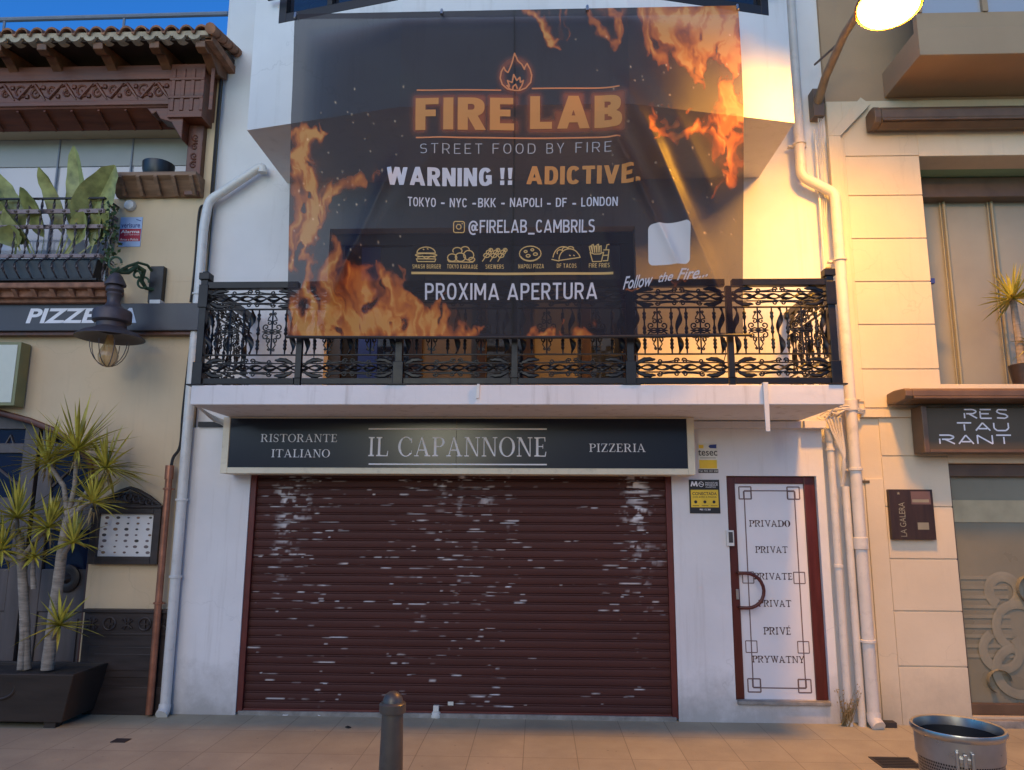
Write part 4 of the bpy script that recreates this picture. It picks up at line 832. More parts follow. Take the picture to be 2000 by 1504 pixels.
def relief(mb, x, z, s, y, r, f=1):
    sp = spiral(x, z, s * .12, s, R_(180), 1.35 * f, 20); mb.tube([(a, y, c) for a, _, c in sp], [r * (.5 + .5 * i / 20) for i in range(21)], 6)
for k in range(11):
    x = at(12 + k * 30, 178, -.2).x; f = 1 if k % 2 else -1
    relief(g, x, zc + f * .02, .045 + .03 * ((k * 7) % 4) / 3, -.203, .014, f); g.tube([(x - .07, -.203, zc - f * .05), (x - .02, -.206, zc - f * .075), (x + .05, -.206, zc + f * .02), (x + .1, -.203, zc + f * .09)], [.006, .018, .018, .006], 6)
    g.lathe((x + .07, -.2, zc - .05 * f), [(.022, -.02), (.026, 0), (.018, .02)], 8)
cv = g.build('carving', M['wood'], beam, smooth=True); cv['kind'] = 'stuff'
g = MB()
for k in range(9): x = at(-60 + k * 52, 225, -.1).x; g.prism([(-.185, bzm - .03), (.02, bz0 + .0), (.02, bz0 - .018), (-.19, bzm - .05)], x, x + .02, 'x')
sr = g.build('soffit_ribs', M['wood'], beam)
sr['kind'] = 'stuff'
px0, px1 = at(365, 320, -.06).x, at(394, 320, -.06).x
g = MB(); g.box(px0, px1, -.08, .1, zl, bz0 - .021)
g.build('carved_post', M['woodp'], lh, bevel=.006)
g = MB()
for k in range(6): relief(g, (px0 + px1) / 2, zl + .12 + k * .1, .04, -.082, .01, 1 if k % 2 else -1)
cv = g.build('post_carving', M['woodp'], lh, smooth=True); cv['kind'] = 'stuff'
cz = at(365, 283, -.1).z; cx0 = at(296, 215, -.12).x
g = MB(); g.prism([(px0, cz), (px0, bz0 + .1), (cx0, bz0 + .1), (cx0 + .06, bz0 + .03), (cx0 + .1, bz0 + .06), (cx0 + .15, bz0 - .02), (px0 - .12, bz0 - .06)], -.21, -.05); g.build('corbel', M['wood'], lh, bevel=.008)
x0, x1 = at(212, 370, -.15).x, at(385, 370, -.15).x
g = MB(); g.prism([(-.2, zlt + .02), (-.2, zlt - .02), (-.15, zlt - .05), (-.06, zl + .02), (-.04, zl - .0), (.3, zl + .001), (.3, zlt + .02)], x0 + .02, x1, 'x'); ledge = g.build('window_ledge', M['dusty'], lh, bevel=.005)
g = MB()
for k in range(5): x = at(240 + k * 34, 378, -.1).x; g.prism([(-.2, zlt - .02), (-.06, zl - .005), (-.1, zl - .012), (-.215, zlt - .04)], x, x + .035, 'x')
g.build('ledge_brackets', M['dusty'], ledge)['kind'] = 'stuff'
# tiled eave
ex1 = at(402, 50, -.55).x; ez = at(200, 66, -.55).z; ezw = bz1 + .02
g = MB(); n = 0; x = -7.5; prof = []
for k in range(int((ex1 + 7.5) / .15) + 1):
    xc = -7.5 + k * .15
    for a in range(0, 181, 30): prof.append((xc + .062 * math.cos(R_(180 - a)), .07 * math.sin(R_(a))))
m_ = len(prof)
for y0, z0, y1, z1 in ((-.56, ez + .01, .35, ez + .27),):
    A_ = [g.v((x, y0, z0 + z)) for x, z in prof]; B_ = [g.v((x, y1, z1 + z)) for x, z in prof]; C_ = [g.v((x, y0, z0 + z - .022)) for x, z in prof]; D_ = [g.v((x, y1, z1 + z - .022)) for x, z in prof]
    for i in range(m_ - 1): g.face([A_[i], A_[i + 1], B_[i + 1], B_[i]]); g.face([C_[i], C_[i + 1], A_[i + 1], A_[i]]); g.face([D_[i], D_[i + 1], C_[i + 1], C_[i]])
roof = g.build('roof', M['tile'], lh, smooth=True)
g = MB()
for k in range(int((ex1 + 7.5) / .15)):
    xc = -7.5 + .075 + k * .15; pp = [(xc + .06 * math.cos(R_(180 + a)), ez - .015 + .05 * math.sin(R_(180 + a))) for a in range(0, 181, 30)]
    g.prism(pp, -.535, -.44)
g.box(-7.6, ex1 + .02, -.53, -.47, ez - .02, ez + .03)
g.build('under_tiles', M['mortar'], roof)['kind'] = 'stuff'
g = MB()     # tiles down the right-hand verge
for k in range(6):
    y = -.5 + k * .14; g.tube([(ex1 + .06, y - .08, ez + .02 + k * .035), (ex1 + .06, y + .1, ez + .075 + k * .035)], [.055, .045], 10)
g.box(ex1 - .02, ex1 + .05, -.5, .25, ez - .06, ez + .02); g.build('verge_tiles', M['tile'], roof, smooth=True)['kind'] = 'stuff'
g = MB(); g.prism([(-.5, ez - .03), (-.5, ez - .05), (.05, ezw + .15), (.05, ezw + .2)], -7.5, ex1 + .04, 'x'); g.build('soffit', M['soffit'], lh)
for px in (-90, 12, 98, 205, 312, 400):
    x = at(px + 8, 110, -.3).x; g = MB(); g.prism([(-.5, ez - .055), (-.49, ez - .12), (-.42, ez - .14), (-.36, ez - .11), (-.28, ez - .15), (-.18, ez - .22), (-.12, ez - .2), (.04, ezw - .04), (.04, ezw + .14)], x - .05, x + .05, 'x'); g.build('rafter', M['rafter'], lh, bevel=.006)
g = MB(); g.prism([(.4, 6.4), (1.6, 6.4), (1.6, 7.35), (.4, 6.95)], LXR - .5, LXR - .01, 'x'); g.build('terrace_wall', M['slate'], lh)
g = MB(); a, b = at(-40, 40, .5), at(446, 27, .5); g.tube([a, b], .028); 
for px in (10, 243): q = at(px, 36, .5); g.tube([(q.x, .5, q.z), (q.x, .5, q.z - .3)], .015, 6)
tag(g.build('roof_rail', M['slate'], None, smooth=True), 'thin grey metal rail running above the tiled eave', 'railing')
# brick moulding and planter ledge under the iron planter
g = MB(); mx = at(214, 570, -.25).x
for y0, pa, pb in ((-.34, 551, 562), (-.26, 562, 580), (-.2, 580, 591)): g.box(-8, mx - (.34 + y0) * .4, y0, -.001, at(100, pb, y0).z + .001, at(100, pa, y0).z)
bm_ = g.build('balcony_ledge', M['brick'], lh, bevel=.012)
g = MB()
for k in range(7): x = at(-10 + k * 37, 572, -.28).x; g.prism([(-.33, at(100, 564, -.33).z), (-.262, at(100, 580, -.27).z), (-.262, at(100, 566, -.27).z)], x, x + .04, 'x')
g.build('ledge_brackets', M['brick'], bm_)['kind'] = 'stuff'
# iron planter balcony
ip = thing('iron_planter_rail', 'ornate pinkish iron railing guarding the plant trough on the cream house', 'railing', (-4.9, -.35, at(100, 546, -.35).z))
rx1 = at(199, 450, -.25).x
zA, zB_, zC, zD, zE = [at(100, p, -.25).z for p in (388, 413, 443, 500, 546)]
g = MB()
for z, h in ((zB_, .045), (zC, .04), (zD, .038)): g.box(-7, rx1, -.258, -.242, z - h / 2, z + h / 2); g.box(rx1 - .008, rx1 + .008, -.25, -.01, z - h / 2, z + h / 2)
for z in (zB_, zC, zD):
    for k in range(14): g.lathe((rx1 - .03 - k * .122, -.258, z), [(.012, -.012), (.02, 0), (.012, .012)], 8)
g.build('flat_band', M['flatbar'], ip, bevel=.002)
g = MB(); g.box(-7, rx1, -.26, -.24, zA - .01, zA + .01); g.box(-7, rx1, -.26, -.24, zE - .01, zE + .012); g.box(rx1 - .008, rx1 + .008, -.24, -.01, zA - .01, zA + .01); g.box(rx1 - .008, rx1 + .008, -.24, -.01, zE - .01, zE + .012); g.build('frame_bar', M['iron'], ip, bevel=.002)
def tw(x, y, z0, z1, belly=None):
    n = 26; p = []
    for k in range(n + 1):
        z = z0 + (z1 - z0) * k / n; b = 0
        if z < zD: b = .11 * math.sin(PI * (z - z0) / max(zD - z0, .01))
        p.append((x, y - b, z))
    return p
for k in range(13):
    x = rx1 - .03 - k * .122; g = MB(); g.tube(tw(x, -.235, zE, zA), .011, 4, lambda i: (1.25, .7, i * .75)); g.build('twisted_bar', M['ladder'], ip, smooth=True)
for y in (-.17, -.09): g = MB(); g.tube([(rx1, y, zE + (zA - zE) * k / 26) for k in range(27)], .011, 4, lambda i: (1.25, .7, i * .75)); g.build('twisted_bar', M['ladder'], ip, smooth=True)
tx = at(185, 525, -.25).x; zt0, zt1 = at(100, 545, -.25).z, at(100, 503, -.25).z
g = MB(); g.hexa([(-7, -.19, zt0), (tx - .06, -.19, zt0), (tx - .06, -.06, zt0), (-7, -.06, zt0), (-7, -.21, zt1), (tx, -.21, zt1), (tx, -.04, zt1), (-7, -.04, zt1)]); tr_ = thing('plant_trough', 'dark trough planter behind the ornate iron railing', 'planter', (-5, -.18, zt0)); g.build('trough', M['bowl'], tr_, bevel=.01); g = MB(); g.box(-6.99, tx - .02, -.2, -.06, zt1 + .001, zt1 + .006); g.build('soil', M['soil'], tr_)
# broad-leaved plant
def broad_leaf(mb, base, tip, width, bend=.12, fold=.35, side=0.0):
    base, tip = Vector(base), Vector(tip); n = 12; ax = tip - base; up = Vector((0, -1, 0)); w_ = ax.cross(up).normalized(); w_ = (w_ + up * side).normalized(); nn = w_.cross(ax).normalized()
    L, Cn, Rr = [], [], []
    for i in range(n + 1):
        t = i / n; c = base + ax * t + nn * (-bend * ax.length * math.sin(PI * t)) + Vector((0, 0, -bend * ax.length * t * t)); s = 0 if t < .3 else math.sin(PI * ((t - .3) / .7) ** .75) ** .6; hw = .011 + width * s * .5
        tear = 1 - .18 * (random.random() if t > .5 else 0)
        L.append(mb.v(c - w_ * hw * tear + nn * fold * hw)); Cn.append(mb.v(c)); Rr.append(mb.v(c + w_ * hw * tear + nn * fold * hw))
    for i in range(n): mb.face([L[i], Cn[i], Cn[i + 1], L[i + 1]]); mb.face([Cn[i], Rr[i], Rr[i + 1], Cn[i + 1]])
pl = thing('broad_leaf_plant', 'broad leaved potted plant rising above the iron railing', 'plant', (-4.9, -.2, zt1))
for bx_, by_, tx_, ty_, wd, yb, yt, sd_ in ((118, 500, 147, 262, .14, -.18, -.2, .3), (125, 500, 226, 312, .2, -.2, -.3, -.3), (110, 500, 80, 298, .13, -.2, -.28, .5), (60, 495, -20, 315, .15, -.18, -.3, -.4), (80, 500, 42, 346, .2, -.2, -.36, .9), (40, 490, -30, 368, .12, -.2, -.36, .2), (150, 500, 214, 398, .12, -.2, -.32, .2), (70, 500, 8, 400, .16, -.2, -.3, .9), (130, 500, 165, 400, .13, -.2, -.3, .1), (30, 500, 20, 430, .14, -.2, -.28, 0), (175, 500, 190, 400, .1, -.2, -.25, .3)):
    g = MB(); broad_leaf(g, at(bx_, by_, yb), at(tx_, ty_, yt), wd * 1.7, random.uniform(.05, .2), random.uniform(.35, .8), sd_); g.build('leaf', M['banana'], pl, smooth=True, recalc=False)
vn = thing('trailing_vine', 'small dark green vine climbing the corner of the iron railing', 'plant', (rx1, -.3, zt1)); g = MB()
vp = [at(*q, -.27) for q in ((212, 400), (222, 415), (214, 440), (220, 455), (212, 470), (217, 490), (206, 500), (225, 520), (232, 545))]
g.tube(vp, .005, 5); g.build('stem', M['bark'], vn)
g = MB()
for k in range(95):
    i = random.randrange(len(vp) - 2); c = vp[i].lerp(vp[i + 1], random.random()) + Vector((random.gauss(0, .035), random.gauss(0, .04), random.gauss(0, .03))); d = Vector((random.gauss(0, 1), random.gauss(0, 1), random.gauss(0, 1))).normalized(); e = d.orthogonal().normalized(); s = random.uniform(.018, .034)
    g.poly([c - d * s, c + e * s * .6, c + d * s, c - e * s * .6])
g.build('foliage', M['vine'], vn, recalc=False)
# bowl on the ledge
c = at(303, 356, -.08); bo = MB(); rB = (at(332, 340, -.08).x - at(274, 340, -.08).x) / 2; hB = at(300, 322, -.08).z - c.z
bo.lathe((c.x, -.04, c.z - .0), [(rB * .72, .021), (rB * .88, hB * .3 + .02), (rB * .98, hB * .75), (rB, hB + .02), (rB * .94, hB + .02), (rB * .85, hB * .5), (rB * .5, hB * .2 + .02)], 28); tag(bo.build('bowl', M['bowl'], None, smooth=True), 'black bowl standing on the wooden window ledge', 'bowl')
c = at(256, 403); g = MB(M=Matrix.Translation((c.x, 0, c.z)) @ Matrix.Rotation(R_(90), 4, 'X')); g.lathe((0, 0, .001), [(.058, 0), (.06, .02), (.048, .045), (.02, .055)], 20); tag(g.build('wall_sensor', M['pvc'], None, smooth=True), 'round white wall sensor above the blue alarm sign', 'sensor')
p = rc(237, 425, 274, 482); st = thing('alarm_sign', 'blue and red Alarma sign on the cream wall', 'sign', ((p[0] + p[1]) / 2, 0, p[2])); w, h = p[1] - p[0], p[3] - p[2]
g = MB(); g.box(p[0], p[1], -.008, -.0005, p[2], p[3]); g.build('plate', M['bluest'], st)
g = MB(); g.box(p[0] + .004, p[1] - .004, -.0095, -.0081, p[2] + h * .18, p[3] - h * .4); g.build('red_panel', M['redst'], st)
g = MB(); words(g, 'verisure', p[0] + w * .06, p[1] - w * .08, p[3] - h * .36, p[3] - h * .2, -.0085, weight=.02); line(g, p[0] + w * .72, p[3] - h * .08, p[1] - w * .06, p[3] - h * .13, .008, -.0085); g.box(p[0] + w * .08, p[0] + w * .2, -.0087, -.0082, p[2] + h * .09, p[2] + h * .13); g.build('lettering', M['navy'], st)
g = MB(); words(g, 'Alarma', p[0] + w * .07, p[1] - w * .07, p[3] - h * .55, p[3] - h * .44, -.0098, weight=.02); words(g, 'por ladrones', p[0] + w * .25, p[1] - w * .07, p[3] - h * .63, p[3] - h * .58, -.0098); words(g, 'Aviso a Policia', p[0] + w * .07, p[1] - w * .1, p[2] + h * .2, p[2] + h * .28, -.0098, weight=.01); g.build('white_lettering', M['letter'], st)
# PIZZERIA sign board
p = rc(-60, 594, 386, 645, -.14); sg = thing('pizzeria_sign', 'long dark brown sign board reading PIZZERIA on the cream house', 'sign', ((p[0] + p[1]) / 2, -.07, p[2]))
g = MB(); g.box(-7.5, p[1], -.14, -.002, p[2], p[3]); g.build('board', M['sign_dk'], sg, bevel=.006)
g = MB(); words(g, 'PIZZERIA', at(50, 631, -.142).x, at(266, 631, -.142).x, at(150, 631, -.142).z, at(150, 602, -.142).z, -.1425, weight=.03, shear=.18); g.build('lettering', M['letter'], sg)
g = MB(); g.box(-7.5, p[1], -.1, -.02, p[2] - .03, p[2] - .002); g.build('lower_trim', M['woodp'], sg)
# light box, unlit
p = rc(-60, 668, 27, 792, -.16); lbx = thing('light_box', 'pale unlit lightbox with an olive rim at the left edge', 'sign', (p[0], -.1, p[2])); g = MB(); g.box(p[0], p[1], -.16, -.02, p[2], p[3]); g.build('case', M['oliv'], lbx, bevel=.004); g = MB(); g.box(p[0], p[1] - .03, -.165, -.1605, p[2] + .03, p[3] - .03); g.build('face', M['lbox'], lbx)
g = MB(); p = rc(297, 588, 317, 597, -.07); g.box(p[0], p[1], -.12, -.02, p[2] - .02, p[3]); tag(g.build('junction_box', M['pvc'], None, bevel=.004), 'little white junction box on top of the PIZZERIA sign', 'box')

# arched door
ad = MB(); DYL = .16; xs0 = -8.0
zdb = .02
def dz(py, px=120): return at(px, py, DYL).z
x_r = xd; x_s = at(62, 1000, DYL).x
for a, b in ((x_r - .09, x_r + .02), (x_s + .02, x_s + .16), (x_s - .16, x_s - .02), (x_s - .9, x_s - .78)): ad.box(a, b, DYL, DYL + .06, zdb, 2.75)
for a, b in ((x_s + .16, x_r - .09), (x_s - .78, x_s - .16)):
    for z0, z1 in ((zdb, .3), (dz(1195), dz(1112)), (dz(1035), dz(972)), (dz(885), dz(866)), (dz(838), 2.8)): ad.box(a, b, DYL + .002, DYL + .058, z0, z1)
    ad.box(a, b, DYL + .02, DYL + .05, .3, dz(1195))
    ad.box(a + .06, b - .06, DYL + .005, DYL + .02, .36, dz(1195) - .06)
adr = ad.build('arched_door', M['doorwd'], lh, bevel=.006)
for a, b in ((x_s + .16, x_r - .09), (x_s - .78, x_s - .16)):
    for z0, z1 in ((dz(1112), dz(1035)), (dz(972), dz(885)), (dz(866), dz(838))): g = MB(); g.box(a + .001, b - .001, DYL + .03, DYL + .04, z0 + .001, z1 - .001); g.build('pane', M['blueglass'], adr)
    g = MB()
    for k in range(3): cx = a + (b - a) * (.25 + .25 * k); g.tube([(cx - .07, DYL + .02, dz(880)), (cx, DYL + .02, dz(850)), (cx + .07, DYL + .02, dz(880))], .012, 5)
    g.tube([(a, DYL + .02, dz(950)), ((a + b) / 2, DYL + .02, dz(905)), (b, DYL + .02, dz(950))], .014, 5); g.build('tracery', M['doorwd'], adr)
c = at(128, 1130, DYL - .03); g = MB(M=Matrix.Translation((c.x, DYL - .002, c.z)) @ Matrix.Rotation(R_(90), 4, 'X')); g.lathe((0, 0, 0), [(.13, 0), (.13, .02), (.11, .03), (.05, .02), (.02, .05)], 28); g.build('handle_disc', M['darkwd'], adr, smooth=True)
g = MB(); c = at(50, 1165, DYL); g.box(c.x - .02, c.x + .02, DYL - .03, DYL - .002, c.z - .1, c.z + .1); g.build('lock_plate', M['black'], adr, bevel=.004)
g = MB(); pts = [(p.x, -.02, p.z) for p in arch]; g.tube(pts, .03, 8, lambda i: (1, .7)); g.tube([(xd - .012, .05, arch[-1].z), (xd - .012, .05, 0)], .03, 6); g.build('door_trim', M['woodp'], lh, smooth=True)
g = MB(); g.box(-8, xd, .3, .34, -.1, 3.1); g.build('door_backing', M['room'], lh)
g = MB(); g.box(-8, xd, .02, .3, -.1, .018); g.build('door_step', M['conc'], lh)
# dark wainscot with carved rosettes
p = rc(162, 1195, 331, 1391, -.05); x1 = LXR - .0
g = MB(); zt_ = at(250, 1197, -.07).z; g.box(xd + .04, x1, -.05, -.001, 0, zt_); g.box(xd + .03, x1 + .0, -.075, -.0015, zt_, zt_ + .03)
for a, b, c_, d_ in ((xd + .12, x1 - .12, .32, zt_ - .3),): g.box(a, b, -.062, -.0505, c_, d_); g.box(a + .06, b - .06, -.07, -.0625, c_ + .06, d_ - .06)
g.box(xd + .04, x1, -.06, -.0502, 0, .24); g.box(xd + .04, x1, -.058, -.0503, zt_ - .2, zt_ - .18)
wn = g.build('wainscot', M['darkwd'], lh, bevel=.006)
for k in range(5):
    cx = xd + .12 + k * .165; cz_ = zt_ - .1; g = MB()
    if k % 2: g.tube([(cx + .055 * math.cos(a * PI / 9), -.055, cz_ + .055 * math.sin(a * PI / 9)) for a in range(19)], .009, 6); g.box(cx - .04, cx + .04, -.062, -.05, cz_ - .008, cz_ + .008); g.box(cx - .0081, cx + .0081, -.063, -.05, cz_ - .04, cz_ + .04)
    else:
        for s in (-1, 1):
            g.tube([(cx - .05, -.055, cz_ + s * .035), (cx - .02, -.058, cz_ + s * .012), (cx + .02, -.058, cz_ + s * .012), (cx + .05, -.055, cz_ + s * .035)], .009, 6); g.tube([(cx + s * .025, -.055, cz_ + .05), (cx + s * .01, -.058, cz_), (cx + s * .025, -.055, cz_ - .05)], .009, 6)
    g.build('rosette', M['darkwd'], wn, smooth=True)
# menu display case
p = rc(177, 990, 320, 1103, -.06); mc = thing('menu_case', 'dark wooden menu display case with carved crest on the cream wall', 'display case', ((p[0] + p[1]) / 2, -.03, p[2]))
xa, xb, za, zz1 = at(190, 1040, -.06).x, at(313, 1040, -.06).x, at(240, 1102, -.06).z, at(250, 992, -.06).z; xa, xb = xb - .66, xb
g = MB(); f = .07; g.box(xa, xa + f, -.08, -.001, za, zz1); g.box(xb - f, xb, -.08, -.001, za, zz1); g.box(xa + f, xb - f, -.08, -.001, za, za + f); g.box(xa + f, xb - f, -.08, -.001, zz1 - f * .8, zz1); g.box(xa - .01, xb + .01, -.095, -.0012, zz1, zz1 + .025); fr_ = g.build('frame', M['darkwd'], mc, bevel=.006)
g = MB(); g.box(xa + f, xb - f, -.04, -.02, za + f, zz1 - f * .8); g.build('menu_sheet', M['paper'], mc)
pr_ = random.Random(5)
for i in range(5):
    for j in range(7):
        cx = xa + f + .05 + i * (xb - xa - 2 * f - .1) / 4 + pr_.uniform(-.014, .014); cz_ = za + f + .035 + j * (zz1 - za - 1.8 * f - .07) / 6; rr_ = pr_.uniform(.011, .023); g = MB()
        g.prism([(cx + rr_ * math.cos(k * PI / 5), cz_ + rr_ * .65 * math.sin(k * PI / 5)) for k in range(10)], -.042, -.0405); g.build('dish_picture', M[pr_.choice(['ink', 'greyink', 'ink', 'darkink', 'dusty'])], mc)
g = MB(); cm = (xa + xb) / 2
for s in (-1, 1):
    for k in range(4): relief(g, cm + s * (.07 + .06 * k), zz1 + .09 - k * .017, .042 - k * .004, -.05, .013, s)
    g.tube([(cm + s * .3, -.045, zz1 + .03), (cm + s * .2, -.05, zz1 + .1), (cm + s * .08, -.05, zz1 + .16), (cm, -.05, zz1 + .19)], [.012, .018, .02, .014], 6)
relief(g, cm, zz1 + .1, .05, -.055, .015, 1); g.prism([(cm - .3, zz1 + .025), (cm + .3, zz1 + .025), (cm + .2, zz1 + .08), (cm, zz1 + .16), (cm - .2, zz1 + .08)], -.045, -.02); g.build('carved_crest', M['darkwd'], mc, smooth=True)
# planter and yucca
pt = thing('planter_box', 'large dark brown planter box in front of the arched door', 'planter', (-4.6, -.35, 0))
rimz = at(140, 1316, -.55).z
bxr = gnd(120, 1412, .05); xR0 = bxr.x; yF = bxr.y
g = MB(); yB = -.04; q0 = [(-5.6, yF, .05), (xR0, yF, .05), (xR0 + .0, yB - .02, .05), (-5.6, yB - .02, .05)]; q1 = [(-5.7, yF - .06, rimz), (xR0 + .1, yF - .06, rimz), (xR0 + .1, yB, rimz), (-5.7, yB, rimz)]
t_ = .035; q2 = [(-5.66, yF - .06 + t_, rimz), (xR0 + .1 - t_, yF - .06 + t_, rimz), (xR0 + .1 - t_, yB - t_, rimz), (-5.66, yB - t_, rimz)]; q3 = [(a, b, rimz - .06) for a, b, c_ in q2]
vs = [[g.v(p_) for p_ in q] for q in (q0, q1, q2, q3)]
g.face(vs[0][::-1]); g.face(vs[3])
for a in range(3):
    for k in range(4): g.face([vs[a][k], vs[a][(k + 1) % 4], vs[a + 1][(k + 1) % 4], vs[a + 1][k]])
g.build('box', M['planter'], pt, bevel=.008)
g = MB(); g.tube([(-4.55 + .14 * math.cos(a * PI / 10), yF - .035, .33 + .09 * math.sin(a * PI / 10)) for a in range(21)], .012, 6); g.build('oval_relief', M['planter'], pt, smooth=True)
for x in (xR0 - .12, -5.2): g = MB(); g.box(x - .05, x + .05, yF + .03, yF + .12, 0, .049); g.build('foot', M['planter'], pt)
g = MB(); random.seed(3)
for i in range(24):
    for j in range(5):
        x = -5.6 + i * (xR0 + .66 + 5.0) / 24; 
g.box(-5.65, xR0 + .05, yF - .02, yB - .04, rimz - .059, rimz - .03); g.build('soil', M['soil'], pt)
yu = thing('yucca_plant', 'tall yucca with two pale trunks and spiky yellow green rosettes in the planter box', 'plant', (-4.4, -.35, rimz))
def trunk(pts, r0, r1, Y):
    P_ = [at(a, b, y) for a, b, y in pts]; n = len(P_); S_ = []
    for i in range(n - 1):
        for k in range(6): S_.append(P_[i].lerp(P_[i + 1], k / 6))
    S_.append(P_[-1]); m = len(S_); g = MB(); g.tube(S_, [(r0 + (r1 - r0) * i / (m - 1)) * (1 + .05 * (i % 2)) for i in range(m)], 10); g.build('trunk', M['bark'], yu, smooth=True)
trunk([(92, 1308, -.35), (108, 1180, -.35), (122, 1070, -.36), (133, 1010, -.38)], .052, .038, 0)
trunk([(50, 1308, -.3), (48, 1200, -.3), (42, 1090, -.3), (38, 1040, -.32)], .046, .034, 0)
trunk([(40, 1308, -.34), (44, 1250, -.33), (46, 1180, -.31)], .03, .02, 0)
for q in ([(133, 1010, -.38), (146, 950, -.4), (150, 890, -.42)], [(133, 1010, -.38), (175, 955, -.4), (206, 925, -.42)], [(133, 1015, -.38), (125, 950, -.35), (95, 905, -.35)], [(135, 1015, -.38), (160, 990, -.42), (178, 980, -.45)], [(42, 1090, -.3), (32, 1040, -.32), (32, 1010, -.35)], [(42, 1092, -.3), (66, 1060, -.35), (92, 1030, -.38)], [(40, 1100, -.3), (15, 1090, -.35), (2, 1075, -.4)], [(118, 1100, -.36), (126, 1080, -.42), (140, 1060, -.46)], [(100, 1250, -.36), (108, 1235, -.42), (115, 1222, -.46)], [(66, 1150, -.33), (64, 1120, -.34), (66, 1090, -.36)]): trunk(q, .024, .017, 0)
def rosette(mb, c, Rr, n, seed, up=.35):
    r = random.Random(seed); n = int(n * .8)
    for k in range(n):
        az = k * 2.39996 + r.uniform(-.25, .25); el = r.uniform(-.55, 1.35) * (1 if k % 3 else .8) + up * .3; L = Rr * r.uniform(.6, 1.12); w = .0135 * r.uniform(.75, 1.2)
        d = Vector((math.cos(az) * math.cos(el), math.sin(az) * math.cos(el), math.sin(el))); s = d.cross(Vector((0, 0, 1)))
        if s.length < .1: s = Vector((1, 0, 0))
        s.normalize(); nn = s.cross(d).normalized(); droop = r.uniform(.02, .3) if el < .7 else .0
        row = []
        for t in (0, .25, .6, .85, 1):
            ww = w * (.75 + .5 * t if t < .5 else max(0.02, 1.15 * (1 - t) / .5)); p_ = c + d * L * t * 1.0 + Vector((0, 0, -droop * L * t * t))
            row.append((p_ - s * ww + nn * ww * .5, p_, p_ + s * ww + nn * ww * .5))
        vv = [[mb.v(q) for q in rw] for rw in row]
        for i in range(4): mb.face([vv[i][0], vv[i][1], vv[i + 1][1], vv[i + 1][0]]); mb.face([vv[i][1], vv[i][2], vv[i + 1][2], vv[i + 1][1]])
for i, (px, py, y, Rp, n) in enumerate(((150, 880, -.42, 98, 95), (207, 915, -.42, 80, 70), (92, 905, -.35, 78, 70), (33, 1012, -.35, 74, 66), (95, 1030, -.38, 70, 64), (182, 982, -.45, 66, 60), (3, 1075, -.4, 66, 55), (143, 1060, -.46, 62, 52), (116, 1222, -.46, 62, 52), (66, 1088, -.36, 45, 36))):
    g = MB(); rosette(g, at(px, py, y), Rp * .0054, n, i); g.build('leaf_rosette', M['yucca'], yu, recalc=False)
    if i < 6:
        g = MB(); r = random.Random(i + 50); c = at(px, py + 14, y)
        for k in range(12):
            a = r.uniform(0, 6.28); e = c + Vector((.03 * math.cos(a), .03 * math.sin(a), r.uniform(-.05, .03))); f = e + Vector((.03 * math.cos(a), .03 * math.sin(a), -r.uniform(.06, .13))); s = Vector((math.sin(a), -math.cos(a), 0)) * .009; g.poly([e - s, e + s, f])
        g.build('dead_leaves', M['deadleaf'], yu, recalc=False)
# wrought lamp on the wall
LY = -.5; lc = at(217, 640, LY); wl = thing('wall_lantern', 'old bell shaped wall lamp with clear bulb on a green scroll arm', 'lamp', (lc.x, LY, at(217, 718, LY).z)); k_ = .0046
g = MB(); p = rc(292, 521, 316, 592, -.05); g.box(p[0] + .02, p[1] + .0, -.07, -.001, p[2], p[3]); g.build('wall_plate', M['black'], wl, bevel=.006)
g = MB()
for a, b in ((535, 2), ): pass
pf = [(6, 534), (12, 540), (20, 555), (20, 558), (13, 559), (16, 563), (17, 568), (13, 572), (15, 576), (13, 580), (12, 590), (15, 597), (22, 603), (34, 607), (36, 611), (36, 628), (34, 630), (28, 632), (28, 640), (34, 645), (50, 650), (63, 659), (64, 661), (60, 661), (48, 655), (32, 650), (22, 648), (20, 642), (6, 640)]
g.lathe((lc.x, LY, 0), [(r * k_, at(217, y, LY).z) for r, y in pf], 32); g.build('shade', M['ladder'], wl, smooth=True)
g = MB(); g.lathe((lc.x, LY, 0), [(r * k_, at(210, y, LY).z) for r, y in ((6, 655), (8, 662), (9, 670), (15, 682), (19, 694), (17, 706), (10, 714), (3, 717))], 20); g.build('bulb', M['amber'], wl, smooth=True)
g = MB()
for a in range(4): A_ = a * PI / 4; g.tube([(lc.x + math.cos(A_) * 36 * k_ * math.cos(R_(b)), LY + math.sin(A_) * 36 * k_ * math.cos(R_(b)), at(217, 668, LY).z - 50 * k_ * math.sin(R_(b))) for b in range(0, 181, 15)], .004, 5)
g.build('wire_cage', M['ladder'], wl, smooth=True)
g = MB(); za_ = at(300, 560, -.06).z; xq = at(303, 560, -.06).x
def LP(px, py, f): return at(px, py, -.06 + (LY + .06) * f)
arm = [LP(*q) for q in ((300, 566, 0), (285, 563, .1), (276, 548, .2), (281, 528, .32), (268, 520, .45), (250, 532, .6), (238, 532, .75), (226, 528, .9), (219, 534, 1))]
g.tube(arm, [.018, .02, .022, .024, .024, .022, .02, .02, .024], 8); g.tube([LP(297, 530, 0), LP(288, 518, .15), LP(270, 513, .4), LP(250, 520, .6), LP(235, 528, .8)], .014, 6)
for cx_, cy_, r_, f in ((280, 552, 12, .2), (225, 514, 13, .95), (268, 536, 7, .45)):
    c = LP(cx_, cy_, f); g.tube([(c.x + r_ * k_ * math.cos(a * PI / 8), c.y, c.z + r_ * k_ * math.sin(a * PI / 8)) for a in range(15)], .011, 6)
